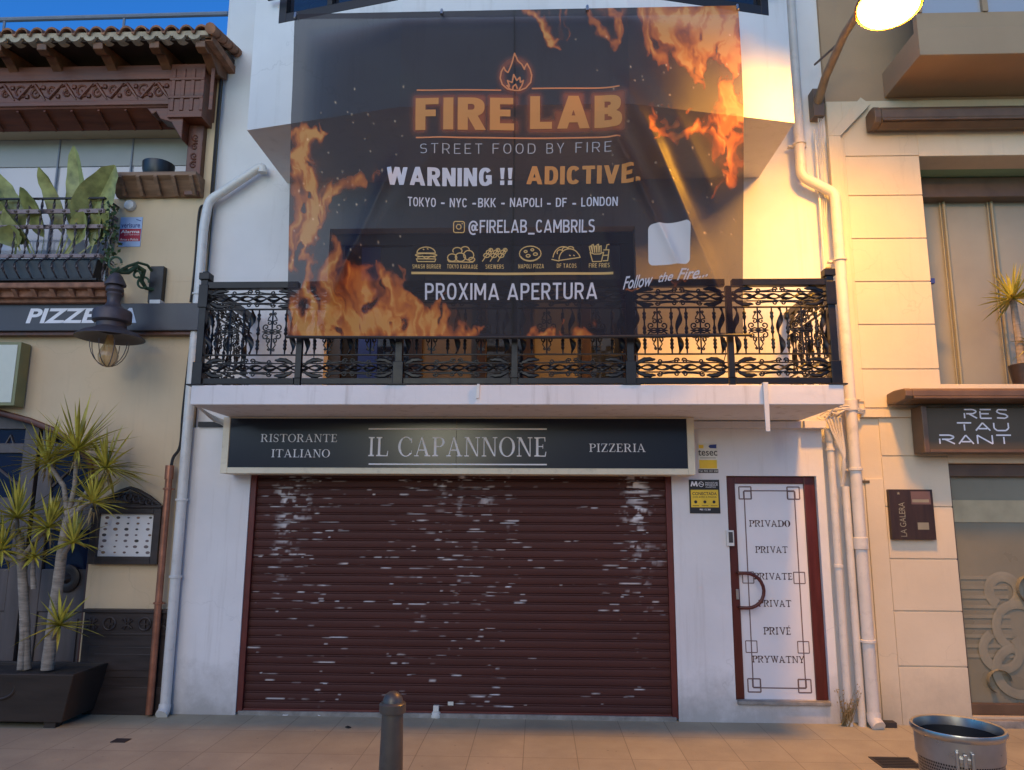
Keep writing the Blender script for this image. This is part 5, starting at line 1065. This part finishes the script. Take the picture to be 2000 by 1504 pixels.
for k in range(5): c = LP(240 + k * 8, 527, .7 - k * .08); g.lathe((c.x, c.y, c.z - .02), [(.01, 0), (.02, .015), (.008, .035)], 8)
g.tube([LP(219, 534, 1), LP(214, 545, 1.02), LP(206, 540, 1.0)], .008, 6); g.build('scroll_arm', M['green'], wl, smooth=True)

# ================================================================== pipes and cables between the houses
def pipe(name, label, pts, r, mat, clips=(), cat='drainpipe', lab=None):
    P_ = [at(a, b, y) for a, b, y in pts]; root = thing(name, label, cat, tuple(P_[-1])); S_ = [P_[0]]
    for i in range(1, len(P_) - 1):
        a, b, c = P_[i - 1], P_[i], P_[i + 1]; la_, lc_ = min(.07, (b - a).length * .4), min(.07, (c - b).length * .4); u, v = b + (a - b).normalized() * la_, b + (c - b).normalized() * lc_
        for k in range(6): t = k / 5; S_.append(u * (1 - t) ** 2 + b * 2 * t * (1 - t) + v * t * t)
    S_.append(P_[-1]); g = MB(); g.tube(S_, r, 14); g.build('pipe', mat, root, smooth=True)
    for a, b, y in clips:
        c = at(a, b, y); g = MB(); g.lathe((c.x, c.y, c.z - .014), [(r + .002, 0), (r + .008, .002), (r + .008, .026), (r + .002, .028)], 16); g.box(c.x - .012, c.x + .012, c.y, 0, c.z - .012, c.z + .012); g.build('clip', mat, root, smooth=True)
    return root
def vx(px, py, Y, py2): x = at(px, py, Y).x; d = 40; lo = px; 
def down(px, py, Y, z):           # straight down from a photo point to height z
    a = at(px, py, Y); return a
def vpipe(name, label, px, py, Y, z0, z1, r, mat, clips=(), top=None):
    x = at(px, py, Y).x; root = thing(name, label, 'drainpipe' if r > .03 else 'conduit', (x, Y, z0)); g = MB(); g.tube([(x, Y, z0), (x, Y, z1)], r, 14); g.build('pipe', mat, root, smooth=True)
    for z in clips:
        g = MB(); g.lathe((x, Y, z - .014), [(r + .001, 0), (r + .008, .002), (r + .008, .026), (r + .001, .028)], 16); g.box(x - .01, x + .01, Y, .05, z - .01, z + .01); g.build('clip', mat, root, smooth=True)
    return root, x
# white pipe on the left edge of the white house
lp_ = thing('drainpipe', 'white plastic drainpipe with dogleg on the left edge of the white house', 'drainpipe', (XL + .01, -.07, 0)); xq = at(345, 1100, -.07).x; x_top = at(518, 300, 0).x
g = MB(); P_ = [Vector((x_top, -.03, 5.2)), Vector((x_top, -.03, at(518, 322, -.03).z)), Vector((xq + .02, -.05, at(415, 392, -.05).z)), Vector((xq, -.07, 4.6)), Vector((xq, -.07, 2.4)), Vector((xq, -.07, .04))]
S_ = [P_[0]]
for i in range(1, 5):
    a, b, c = P_[i - 1], P_[i], P_[i + 1]; u, v = b + (a - b).normalized() * .07, b + (c - b).normalized() * .07
    for k in range(6): t = k / 5; S_.append(u * (1 - t) ** 2 + b * 2 * t * (1 - t) + v * t * t)
S_.append(P_[-1]); g.tube(S_, .045, 16); g.build('pipe', M['pvc'], lp_, smooth=True)
for z in (1.9, 1.2, 3.9): g = MB(); g.lathe((xq, -.07, z), [(.051, 0), (.057, .002), (.057, .02), (.051, .022)], 16); g.build('clip', M['pvc'], lp_, smooth=True)
g = MB(); g.tube([(xq, -.07, .1), (xq, -.085, .05), (xq, -.13, .02)], .053, 14); g.build('shoe', M['pvc'], lp_, smooth=True)
# copper pipe
cx_ = at(317, 1150, -.05).x; cr = thing('copper_pipe', 'brown copper rainwater pipe on the cream house', 'drainpipe', (cx_, -.1, 0)); ct = at(330, 930, -.1).z
g = MB(); g.tube([(cx_, -.1, .02), (cx_, -.1, ct)], .032, 14); g.build('pipe', M['copper'], cr, smooth=True); g = MB(); g.tube([(cx_, -.1, ct - .03), (cx_, -.1, ct + .1)], .04, 14); g.build('collar', M['copper'], cr, smooth=True)
for z in (at(328, 957, -.1).z, at(312, 1180, -.1).z): g = MB(); g.lathe((cx_, -.1, z), [(.034, 0), (.042, .002), (.042, .018), (.034, .02)], 14); g.box(cx_ - .05, cx_ + .05, -.1, -.07, z + .002, z + .014); g.build('clip', M['copper'], cr)
def cable(name, label, pts, r, mat, cat='cable', group=None, jit=0):
    P_ = [Vector(q) if not isinstance(q, tuple) else at(*q) for q in pts]; S_ = []
    for i in range(len(P_) - 1):
        p0, p1, p2, p3 = P_[max(i - 1, 0)], P_[i], P_[i + 1], P_[min(i + 2, len(P_) - 1)]
        for k in range(6):
            t = k / 6; S_.append(.5 * ((2 * p1) + (p2 - p0) * t + (2 * p0 - 5 * p1 + 4 * p2 - p3) * t * t + (3 * p1 - p0 - 3 * p2 + p3) * t ** 3))
    S_.append(P_[-1]); g = MB(); g.tube(S_, r, 6); return tag(g.build(name, mat, None, smooth=True), label, cat, group)
cable('black_cable', 'black cable running down the edge of the cream house into the copper pipe', [(432, 150, -.02), (424, 240, -.02), (412, 390, -.02), (405, 460, -.03), (395, 540, -.03), (384, 600, -.03), (372, 680, -.03), (358, 800, -.03), (352, 870, -.04), (338, 895, -.06), (333, 925, -.1)], .014, M['blackcable'])
cable('black_cable', 'thin black cable hooking round the corner below the carved post', [(404, 402, -.02), (392, 404, -.02), (387, 430, -.02), (382, 500, -.02), (376, 560, -.02), (372, 590, -.03)], .012, M['blackcable'])
rc_ = random.Random(8)
for i in range(6):
    cable('pale_cable', 'pale cables sagging under the left end of the balcony slab', [(378 + i * 2, 790 + i, -.9 + i * .02), (395 + i * 4, 800 + i * 4, -.5), (415 + i * 3, 812 + i * 3, -.15), (438, 822 + i * 2, -.03)], .008, M['cable'], group='pale cables at the left slab end')
g = MB(); p = rc(388, 824, 440, 834, -.02); g.box(p[0], p[1], -.03, -.001, p[2], p[3]); tag(g.build('dark_slot', M['black2'], None), 'dark slot under the cables at the left slab end', 'vent')  # black strip filling the dark gap above the wall ledge
# right-hand pipes
rp = thing('drainpipe', 'cream plastic drainpipe with offset bend between the white and right houses', 'drainpipe', (2.87, -.09, 0))
xa_, xb_ = at(1556, 200, -.09).x, at(1650, 640, -.09).x
P_ = [Vector((xa_, -.09, 7.4)), Vector((xa_, -.09, at(1566, 345, -.09).z)), Vector((xb_, -.09, at(1612, 378, -.09).z)), Vector((xb_, -.09, 3.3)), Vector((xb_, -.09, .06))]; S_ = [P_[0]]
for i in range(1, 4):
    a, b, c = P_[i - 1], P_[i], P_[i + 1]; u, v = b + (a - b).normalized() * .06, b + (c - b).normalized() * .06
    for k in range(6): t = k / 5; S_.append(u * (1 - t) ** 2 + b * 2 * t * (1 - t) + v * t * t)
S_.append(P_[-1]); g = MB(); g.tube(S_, .05, 16); g.build('pipe', M['pvc_r'], rp, smooth=True)
for x, z in ((xa_, 5.4), (xb_, 4.2), (xb_, 2.2), (xb_, .7)):
    g = MB(); g.lathe((x, -.09, z), [(.056, 0), (.064, .003), (.064, .022), (.056, .025)], 16); g.box(x - .09, x + .09, -.05, .0, z + .002, z + .022); g.build('clip', M['pvc_r'], rp, smooth=True)
for z in (2.75, 1.5): g = MB(); g.lathe((xb_, -.09, z), [(.056, 0), (.061, .004), (.061, .1), (.056, .104)], 16); g.build('joint_sleeve', M['pvc_r'], rp, smooth=True)
g = MB(); g.tube([(xb_, -.09, .12), (xb_, -.1, .06), (xb_ + .01, -.16, .02)], .058, 14); g.build('shoe', M['pvc_r'], rp, smooth=True)
_, x1_ = vpipe('conduit', 'pale conduit pipe nearest the maroon door', 1637, 1100, -.04, .0, at(1613, 860, -.04).z, .033, M['pvc_r'], (1.35, 2.4))
g = MB(); zq = at(1613, 860, -.04).z; g.lathe((x1_, -.04, zq), [(.034, -.02), (.042, -.01), (.042, .1), (.03, .11)], 14); tag(g.build('pipe_collar', M['pvc_r'], None, smooth=True), 'wider cream collar topping the conduit by the maroon door', 'pipe collar')
vpipe('conduit', 'pale conduit pipe squeezed between the drainpipe and another conduit', 1669, 1200, -.05, .0, at(1644, 950, -.05).z, .034, M['pvc_r'], ())
vpipe('conduit', 'thin pale tube running high up beside the right drainpipe', 1603, 420, -.02, 3.4, 5.6, .012, M['pvc_r'], ())
for i in range(7):
    o = i * 3.2; cable('cable_loop', 'tangled pale cables bunched under the right end of the balcony slab', [(1596 + o * 1.4, 822 + rc_.uniform(-12, 10), -.05), (1612 + o * 1.3, 806 + rc_.uniform(-8, 14), -.09), (1632 + o, 798 + rc_.uniform(-6, 10), -.14), (1660 + o * .6, 797 + rc_.uniform(-4, 8), -.12), (1690 - o * .3, 800 + i * 1.5, -.04)], .0085, M['cable'], group='pale cables at the right slab end')
for i in range(5):
    cable('hanging_cable', 'pale cables dropping into the conduit beside the drainpipe', [(1612 + i * 7, 812 + i, -.09), (1624 + i * 5, 840, -.1), (1638 + i * 3, 872 + i * 4, -.1), (1650 - i, 905, -.09), (1643 + i, 950, -.05)], .010, M['cable'], group='pale cables dropping into the conduit')
for i in range(3): cable('wall_cable', 'thin loose wires on the wall beside the upper right drainpipe', [(1598 + i * 3, 220, -.02), (1600 + i * 5, 290 + i * 6, -.03), (1604 + i * 2, 340, -.02), (1606 + i * 4, 400, -.02), (1610, 470, -.02)], .005, M['cable'], group='loose wires by the upper drainpipe')
# strip hanging over the slab edge and weed
g = MB(); x = at(1497, 790, -1.06).x; g.hexa([(x - .017, -1.068, at(1500, 843, -1.06).z), (x + .017, -1.068, at(1500, 843, -1.06).z), (x + .017, -1.056, at(1500, 843, -1.06).z), (x - .017, -1.056, at(1500, 843, -1.06).z), (x - .022, -1.072, 2.845), (x + .02, -1.072, 2.845), (x + .02, -1.053, 2.845), (x - .022, -1.053, 2.845)]); g.box(x - .02, x + .02, -1.07, -.95, 2.832, 2.846)
tag(g.build('drain_spout', M['pvc'], None, bevel=.002), 'white plastic drip strip hanging far below the balcony edge', 'drip strip')
g = MB(); x = at(934, 770, -1.06).x; g.hexa([(x - .017, -1.064, at(934, 778, -1.06).z), (x + .006, -1.064, at(934, 778, -1.06).z), (x + .006, -1.053, at(934, 778, -1.06).z), (x - .017, -1.053, at(934, 778, -1.06).z), (x - .01, -1.068, 2.835), (x + .012, -1.068, 2.835), (x + .012, -1.052, 2.835), (x - .01, -1.052, 2.835)]); tag(g.build('drain_spout', M['pvc'], None), 'short white drip strip at the middle of the balcony edge', 'drip strip')
g = MB(); c = Vector((2.66, -.03, 0)); r = random.Random(4)
for k in range(60):
    a = r.uniform(0, 6.28); b = c + Vector((r.gauss(0, .02), -abs(r.gauss(0, .02)), 0)); L = r.uniform(.1, .42); d = Vector((.35 * math.cos(a), -.25 - .25 * abs(math.sin(a)), 1)).normalized(); s = Vector((math.sin(a), math.cos(a), 0)) * .005; g.poly([b - s, b + s, b + d * L])
    if L > .2:
        for j in range(3): e = b + d * L * r.uniform(.4, 1); f = Vector((r.gauss(0, 1), r.gauss(0, 1), r.gauss(0, 1))).normalized() * .02; g.poly([e, e + f, e + f * .4 + Vector((.006, 0, .012))])
tag(g.build('weed', M['deadleaf'], None, recalc=False), 'dry weed growing at the foot of the conduits', 'weed')
g = MB(); p = gnd(851, 1402); g.lathe((p.x, p.y + .02, 0), [(.05, 0), (.05, .02), (.035, .045), (.028, .05)], 14); g.box(p.x - .025, p.x + .025, p.y, p.y + .04, .05, .1); tag(g.build('shutter_lock', M['sticker'], None, bevel=.003), 'small pale floor lock in front of the red shutter', 'lock')

# ================================================================== the house on the right
RX = 2.9; OX = 3.768
rh = thing('restaurant_house', 'pale banded house with brown upper storey and frosted shop window', 'house', (4.5, .15, 0))
jz = [at(1720, p_).z for p_ in (305, 382, 466, 550, 634, 721, 797)]; jz2 = [at(1790, p_).z for p_ in (808, 891, 990, 1092, 1194, 1302)] + [-.1]
g = MB(); g.box(RX + .001, OX, .012, .3, -.1, 5.92); g.box(OX, 9, .012, .3, 2.277, 3.018); g.box(OX, 9, .012, .3, 5.31, 5.92); g.box(OX, 9, .014, .3, -.1, .076)
xg = 3.05
for a, b in zip(jz[:-1], jz[1:]): g.box(xg, OX, 0, .011, b + .006, a - .006)
for a, b in zip(jz2[:-1], jz2[1:]): g.box(3.17, OX, 0, .011, b + .006, a - .006)
g.box(RX + .002, xg, 0, .011, 2.85, 5.9); g.box(xg, OX, 0, .011, jz[0] + .006, 5.9); g.box(OX + .001, 9, 0, .011, 5.312, 5.9); g.box(OX + .001, 9, 0, .011, 2.28, 3.016)
g.box(3.0, 3.165, -.006, .011, -.1, at(1705, 935).z); g.box(RX + .002, 2.995, 0, .011, -.1, 2.7)
g.box(3.0, OX - .002, -.03, .0, 2.70, 2.77)
g.build('wall', M['rwall'], rh, bevel=.003)
g = MB(); g.box(RX + .001, 9, .02, .3, 5.922, 8); g.build('upper_wall', M['brownwall'], rh)
g = MB(); g.box(3.49, 9, -.7, .019, 5.952, 6.225); g.build('upper_balcony', M['brownwall'], rh, bevel=.006)
g = MB(); g.box(3.5, 9, -.66, -.63, 6.4, 7.6); up = g.build('upper_glass', M['pane'], rh)
for x in (3.5, 4.1, 4.75): g = MB(); g.box(x, x + .05, -.695, -.595, 6.392, 7.6); g.build('glass_post', M['brownwall'], up)
g = MB(); g.box(3.5, 9, -.68, -.61, 6.226, 6.39); g.build('upper_sill', M['brownwall'], up)
# upper window
g = MB(); g.box(OX, 9, .3, .66, 5.31, 5.33); g.box(OX - .02, OX, .3, .66, 3.0, 5.33); g.build('window_reveal', M['greenlit'], rh)  # green light falling on this reveal is painted into its plaster colour
g = MB(); g.box(OX, 9, .62, .65, 3.0, 5.31); uw = g.build('upper_window', M['blind'], rh)
g = MB(); zr0, zr1 = at(1900, 384, .45).z, at(1900, 347, .45).z; g.box(OX, 9, .46, .61, zr0, 5.3); g.build('shutter_box', M['awn'], uw, bevel=.01)
for px in (1842, 1935): x = at(px, 390, .58).x; g = MB(); g.tube([(x, .58, 3.02), (x, .58, zr0)], .016, 8); g.tube([(x - .035, .59, 3.02), (x - .035, .59, zr0)], .008, 6); g.build('window_rod', M['rod'], uw, smooth=True)
g = MB(); p = at(1838, 552, .1); g.box(OX + .01, OX + .05, .02, .06, p.z - .03, p.z + .02); g.build('clasp', M['navy'], uw)
# yucca on the upper sill
uy = thing('potted_yucca', 'spiky yucca in a pot at the upper right window', 'plant', (at(1985, 750, .1).x, .15, 3.02)); c = at(1978, 585, .1)
g = MB(); g.lathe((c.x + .05, .15, 3.02), [(.09, 0), (.12, .2), (.11, .21), (.1, .19)], 16); g.build('pot', M['darkwd'], uy, smooth=True)
g = MB(); g.tube([(c.x + .05, .15, 3.2), (c.x + .04, .14, 3.5), (c.x, .1, c.z)], [.04, .035, .03], 8); g.build('trunk', M['bark'], uy, smooth=True)
g = MB(); rosette(g, Vector((c.x, .1, c.z)), .36, 90, 40); g.build('leaf_rosette', M['yucca'], uy, recalc=False)
g = MB(); rosette(g, Vector((c.x + .15, .05, c.z - .45)), .26, 40, 41); g.build('leaf_rosette', M['yucca'], uy, recalc=False)
# awning cases
def awning(label, px0, pt, pb, Y, depth):
    x0 = at(px0, (pt + pb) / 2, Y).x; z1, z0 = at(1850, pt, Y).z, at(1850, pb, Y).z; h = z1 - z0; root = thing('awning_case', label, 'awning', (x0 + 2, Y + depth / 2, z0))
    pr = [(Y + depth, z0 + h * .1), (Y + depth * .5, z0), (Y + .02, z0 + h * .1), (Y, z0 + h * .35), (Y, z0 + h * .75), (Y + .04, z1 - .01), (Y + depth * .6, z1), (Y + depth, z1 - h * .1)]
    g = MB(); g.prism(pr, x0 + .07, 9, 'x'); g.build('case', M['awn'], root, bevel=.008); g = MB(); g.prism([(a + (.006 if a < Y + depth / 2 else 0) * -1, b) for a, b in pr], x0, x0 + .068, 'x'); g.build('end_cap', M['awn'], root, bevel=.01)
    g = MB(); g.tube([(x0 + .07, Y - .004, z0 + h * .2), (9, Y - .004, z0 + h * .2)], .012, 6); g.build('front_bar', M['awn'], root)
awning('brown folded awning case just above the RESTAURANT sign', 1768, 755, 782, -.38, .36)
awning('brown folded awning case high under the upper balcony', 1708, 202, 240, -.22, .2)
# restaurant sign
xs1 = at(1803, 840, -.22).x; zz0, zz2 = at(1850, 884, -.22).z, at(1850, 797, -.22).z
rs = thing('restaurant_sign', 'dark brown sign with thin pale letters reading RES TAU RANT', 'sign', (xs1 + .5, -.12, zz0))
g = MB(); g.box(xs1 + .05, 6, -.2, -.03, zz0 + .03, zz2); g.build('face', M['boardgrey'], rs)
g = MB(); g.box(xs1, xs1 + .048, -.22, -.02, zz0, zz2 + .02); g.box(xs1 + .05, 6, -.22, -.02, zz0, zz0 + .028); g.build('frame', M['awn'], rs, bevel=.006)
for s, xa, xb, yt, yb in (('RES', 1884, 1970, 800, 817), ('TAU', 1870, 1970, 826, 841), ('RANT', 1836, 1976, 850, 867)):
    zq = at(1900, yb, -.2).z; zw = at(1900, yt, -.2).z; x0_, x1_q = at(xa, yb, -.2).x, at(xb, yb, -.2).x; g = MB(); n = len(s); cell = (x1_q - x0_) / (n + (n - 1) * .28); y = -.2025
    GL = {'R': [[(0, 0), (.0, .6)], [(.0, 1), (.7, 1), (.95, .85), (.95, .7), (.7, .52), (.15, .52)], [(.35, .52), (1, 0)]], 'E': [[(.9, 1), (0, 1)], [(0, .8), (0, 0), (.9, 0)], [(0, .52), (.7, .52)]], 'S': [[(.9, .95), (.2, 1), (.05, .75), (.3, .55), (.75, .45), (.95, .2), (.7, 0), (.05, .05)]], 'T': [[(0, 1), (1, 1)], [(.5, .8), (.5, 0)]], 'A': [[(0, 0), (.5, 1), (1, 0)], [(.2, .25), (.8, .25)]], 'U': [[(0, 1), (0, .3), (.2, 0), (.8, 0), (1, .3), (1, 1)]], 'N': [[(0, 0), (0, 1), (1, 0), (1, 1)]]}
    for i, ch in enumerate(s):
        for ln in GL[ch]:
            for k, (p0, p1) in enumerate(zip(ln[:-1], ln[1:])): ox = x0_ + i * cell * 1.28; line(g, ox + p0[0] * cell, zq + p0[1] * (zw - zq), ox + p1[0] * cell, zq + p1[1] * (zw - zq), .013, y - .0002 * (k % 3))
    g.build('lettering', M['letter'], rs)
# shop window
g = MB(); g.box(OX, 9, .12, .14, .08, 2.277); sw = g.build('shop_window', M['frost'], rh)
g = MB(); g.box(OX, 9, .06, .118, 2.16, 2.276); g.box(OX, 9, .06, .118, .08, .17); g.box(OX, OX + .04, .06, .118, .171, 2.159); g.build('window_frame', M['awn'], sw, bevel=.004)
z0, z1 = at(1920, 1020, .1).z, at(1920, 977, .1).z; g = MB(); g.box(OX + .045, 9, .112, .119, z0, z1); g.build('clear_band', M['frostband'], sw)
def ring(mb, px, py, r, w, a0=0, a1=360):
    c = at(px, py, .115); n = 26; pp = [(c.x + r * math.cos(R_(a0 + (a1 - a0) * i / n)), .1165, c.z + r * math.sin(R_(a0 + (a1 - a0) * i / n))) for i in range(n + 1)]; mb.tube(pp, w, 6, lambda i: (1, .05))
for px, py, r, w, a0, a1 in ((1960, 1155, .13, .045, -60, 240), (1990, 1225, .2, .04, 60, 270), (1955, 1270, .16, .04, 120, 400), (1990, 1310, .2, .04, 100, 300), (1950, 1330, .1, .03, 0, 250), (2010, 1150, .12, .035, 0, 300)): nr_ = globals().get('nr_', 0) + 1; g = MB(Matrix.Translation((0, -.003 * nr_, 0))); ring(g, px, py, r, w, a0, a1); g.build('etched_scroll', M['frostlt'], sw)
for k in range(9): z = .55 + k * .085; g = MB(); g.box(OX + .045, 4.25, .114, .1185, z, z + .03); g.build('etched_stripe', M['frostlt'], sw)
g = MB(); g.box(3.79, 9, -.06, .3, -.1, .06); g.build('shop_step', M['conc'], rh, bevel=.008)
# square trunking on the corner of the right house
dx = at(1645, 500, -.03).x; tk = thing('square_duct', 'square cream cable duct with slanted top on the banded house', 'duct', (dx, -.03, 2.9)); zt_ = at(1640, 268, -.03).z
g = MB(); g.box(dx - .06, dx + .06, -.06, -.001, 2.86, zt_); g.build('duct', M['rwall'], tk, bevel=.004)
a, b = Vector((dx, 0, zt_)), at(1688, 200, -.03); d = Vector((b.x - a.x, 0, b.z - a.z)).normalized(); nn = Vector((-d.z, 0, d.x)) * .06
g = MB(); g.prism([(dx - .06, zt_ + .001), (dx + .06, zt_ + .001), (b.x + nn.x * -1, b.z - nn.z), (b.x + nn.x, b.z + nn.z)], -.06, -.001); g.build('slanted_duct', M['rwall'], tk, bevel=.004)
# menu board
p = (at(1737, 1000, -.03).x, at(1823, 1000, -.03).x, at(1780, 1054, -.03).z, at(1780, 956, -.03).z); mb_ = thing('menu_board', 'dark two part menu board with a picture on the banded house', 'sign', ((p[0] + p[1]) / 2, -.02, p[2])); w, h = p[1] - p[0], p[3] - p[2]
g = MB(); g.box(p[0], p[1], -.045, -.001, p[2], p[3]); g.build('board', M['dkwood'], mb_, bevel=.003)
g = MB(); g.box(p[0] + w * .5, p[1] - w * .06, -.047, -.0455, p[3] - h * .3, p[3] - h * .04); g.build('sky_picture', M['greyink'], mb_)
g = MB(); g.box(p[0] + w * .52, p[1] - w * .1, -.0475, -.0471, p[3] - h * .26, p[3] - h * .2); g.box(p[0] + w * .6, p[1] - w * .15, -.047, -.0455, p[2] + h * .2, p[2] + h * .34); g.build('pale_picture', M['frostlt'], mb_)
g = MB(); cx, cz_ = p[0] + w * .22, p[3] - h * .08; g.prism([(cx + (.016 if k % 2 == 0 else .007) * math.sin(k * PI / 5), cz_ + (.016 if k % 2 == 0 else .007) * math.cos(k * PI / 5)) for k in range(10)], -.047, -.0455)
g.build('star_mark', M['frostlt'], mb_)
g = MB()
b_ = text_bm('LA GALERA')
for v in b_.verts: v.co = (-v.co.y, v.co.x, v.co.z)
fit(b_, p[0] + w * .2, p[0] + w * .34, p[2] + h * .06, p[3] - h * .26, -.0465); me = bpy.data.meshes.new('lettering'); b_.to_mesh(me); b_.free(); g.bm.from_mesh(me); bpy.data.meshes.remove(me)
g.build('lettering', M['frostlt'], mb_)
g = MB(); p = at(1690, 941); g.box(p.x - .035, p.x + .035, -.012, -.0005, p.z - .012, p.z + .012); tag(g.build('dark_slot', M['boardgrey'], None), 'small dark vent slot high on the corner strip of the banded house', 'vent')
g = MB(); p = at(1738, 1413, -.05); g.box(p.x - .12, p.x + .04, -.1, -.02, .0, .045); tag(g.build('floor_vent', M['grate'], None, bevel=.004), 'low dark metal vent box at the foot of the banded house', 'vent')

# ================================================================== street lamp (lit), bollard, bin, grates
LC = Vector((2.70, -1.76, 5.66)); sl_ = thing('street_lamp', 'lit orange street lamp on a long wall arm', 'street lamp', (2.8, -.02, 5.9))
Rl = Matrix.Translation(LC) @ Matrix.Rotation(R_(5), 4, 'Y') @ Matrix.Rotation(R_(-8), 4, 'X')
g = MB(M=Rl); g.lathe((0, 0, 0), [(.215, .001), (.205, -.012), (.15, -.022), (.07, -.026), (.0, -.027)], 36); M['lamp'] = emit('lit lamp glass', (1, .42, .03), 370); g.build('lamp_glass', M['lamp'], sl_, smooth=True)
g = MB(M=Rl); g.lathe((0, 0, 0), [(.235, .0), (.245, .012), (.24, .03), (.2, .1), (.14, .17), (.08, .2), (.0, .21), (.0, .19), (.07, .18), (.13, .15), (.19, .09), (.225, .02)], 36, close=False); g.build('lamp_hood', M['awn'], sl_, smooth=True)
g = MB(); e = Rl @ Vector((-.12, .10, .15)); g.tube([(2.8, -.05, 5.88), (2.79, -.3, 6.0), (2.73, -.9, 6.03), (2.68, -1.4, 5.95), tuple(e)], [.045, .04, .036, .034, .034], 12); g.build('arm', M['armgrey'], sl_, smooth=True)  # arm colour paled to imitate the lamp's glare over it
g = MB(); g.tube([(2.8, -.04, 6.3), (2.76, -.7, 6.08)], .012, 6); g.build('stay_rod', M['awn'], sl_, smooth=True)
g = MB(); g.box(2.745, 2.855, -.07, .059, 5.72, 6.02); g.build('wall_bracket', M['awn'], sl_, bevel=.008)
bl = thing('bollard', 'grey metal bollard with domed top in the foreground', 'bollard', (-.711, -3.2, 0)); s_ = .00268
g = MB(); g.lathe((-.711, -3.2, 0), [(r * s_, z) for r, z in ((30, 0), (30, .04), (25, .06), (24, .3), (21, .62), (19, .838), (23.5, .842), (24, .85), (24, .882), (22, .888), (18.5, .89), (17.5, .905), (14, .924), (8, .936), (2, .94))], 32); g.build('post', M['bollard'], bl, smooth=True)
bi = thing('litter_bin', 'round perforated steel litter bin in the foreground', 'litter bin', (1.816, -3.5, 0)); R0 = .178
g = MB(); g.lathe((1.816, -3.5, 0), [(R0 * .8, .12), (R0 * .93, .80)], 48, close=False); g.build('perforated_body', M['perf'], bi, smooth=True)
g = MB(); g.lathe((1.816, -3.5, 0), [(R0 * .945, .775), (R0 * .96, .775), (R0 * .97, .865), (R0 * 1.03, .875), (R0 * 1.05, .885), (R0 * 1.03, .897), (R0 * .97, .895), (R0 * .94, .86), (R0 * .93, .8)], 48, close=False); g.build('rim', M['steel'], bi, smooth=True)
g = MB(); g.lathe((1.816, -3.5, 0), [(R0 * .9, .86), (R0 * .86, .45), (R0 * .75, .3), (0, .3)], 32, close=False); g.build('liner', M['black2'], bi, smooth=True)
g = MB(); g.lathe((1.816, -3.5, 0), [(R0 * .82, .1), (R0 * .83, .12), (R0 * .82, .16), (R0 * .5, .1)], 32); g.build('base_ring', M['steel'], bi, smooth=True)
g = MB(M=Matrix.Translation((1.816, -3.5, 0)) @ Matrix.Rotation(R_(-22), 4, 'Z')); g.box(-.035, -.022, -R0 - .012, -R0 + .03, .765, .835); g.box(.022, .035, -R0 - .012, -R0 + .03, .765, .835); g.box(-.022, .022, -R0 - .008, -R0 + .02, .79, .812); g.box(-.008, .008, -R0 - .018, -R0 - .008, .775, .83); g.build('latch', M['steel'], bi, bevel=.003)
p = gnd(1750, 1490); dg = thing('drain_grate', 'dark cast iron drain grate in the pavement at lower right', 'drain', (p.x, p.y, 0)); g = MB(); g.box(p.x - .15, p.x + .15, p.y - .12, p.y + .12, .0005, .006); g.build('grate', M['grate'], dg)
g = MB()
for k in range(6): g.box(p.x - .13, p.x + .13, p.y - .1 + k * .036, p.y - .085 + k * .036, .0062, .009)
g.build('slot', M['black2'], dg)['kind'] = 'stuff'
p = gnd(236, 1447); g = MB(); g.box(p.x - .06, p.x + .06, p.y - .05, p.y + .05, .0005, .005); tag(g.build('drain_cover', M['grate'], None), 'small dark drain cover near the planter box', 'drain')

for k, (px, py, lab) in enumerate(((558, 1398, 'flat white paper scrap by the shutter foot, nearest the left pier'), (625, 1398, 'small white paper scrap by the shutter foot, left of the bollard'), (680, 1422, 'dark crumpled scrap on the pavement left of the bollard'))):
    q = gnd(px, py); g = MB(Matrix.Translation((q.x, q.y, .004)) @ Matrix.Rotation(k * 1.3, 4, 'Z')); g.hexa([(-.025, -.012, 0), (.02, -.015, 0), (.024, .012, 0), (-.02, .016, 0), (-.025, -.012, .004), (.02, -.015, .01), (.024, .012, .006), (-.02, .016, .012)]); tag(g.build('paper_scrap', M['black2' if k == 2 else 'paper'], None), lab, 'scrap')
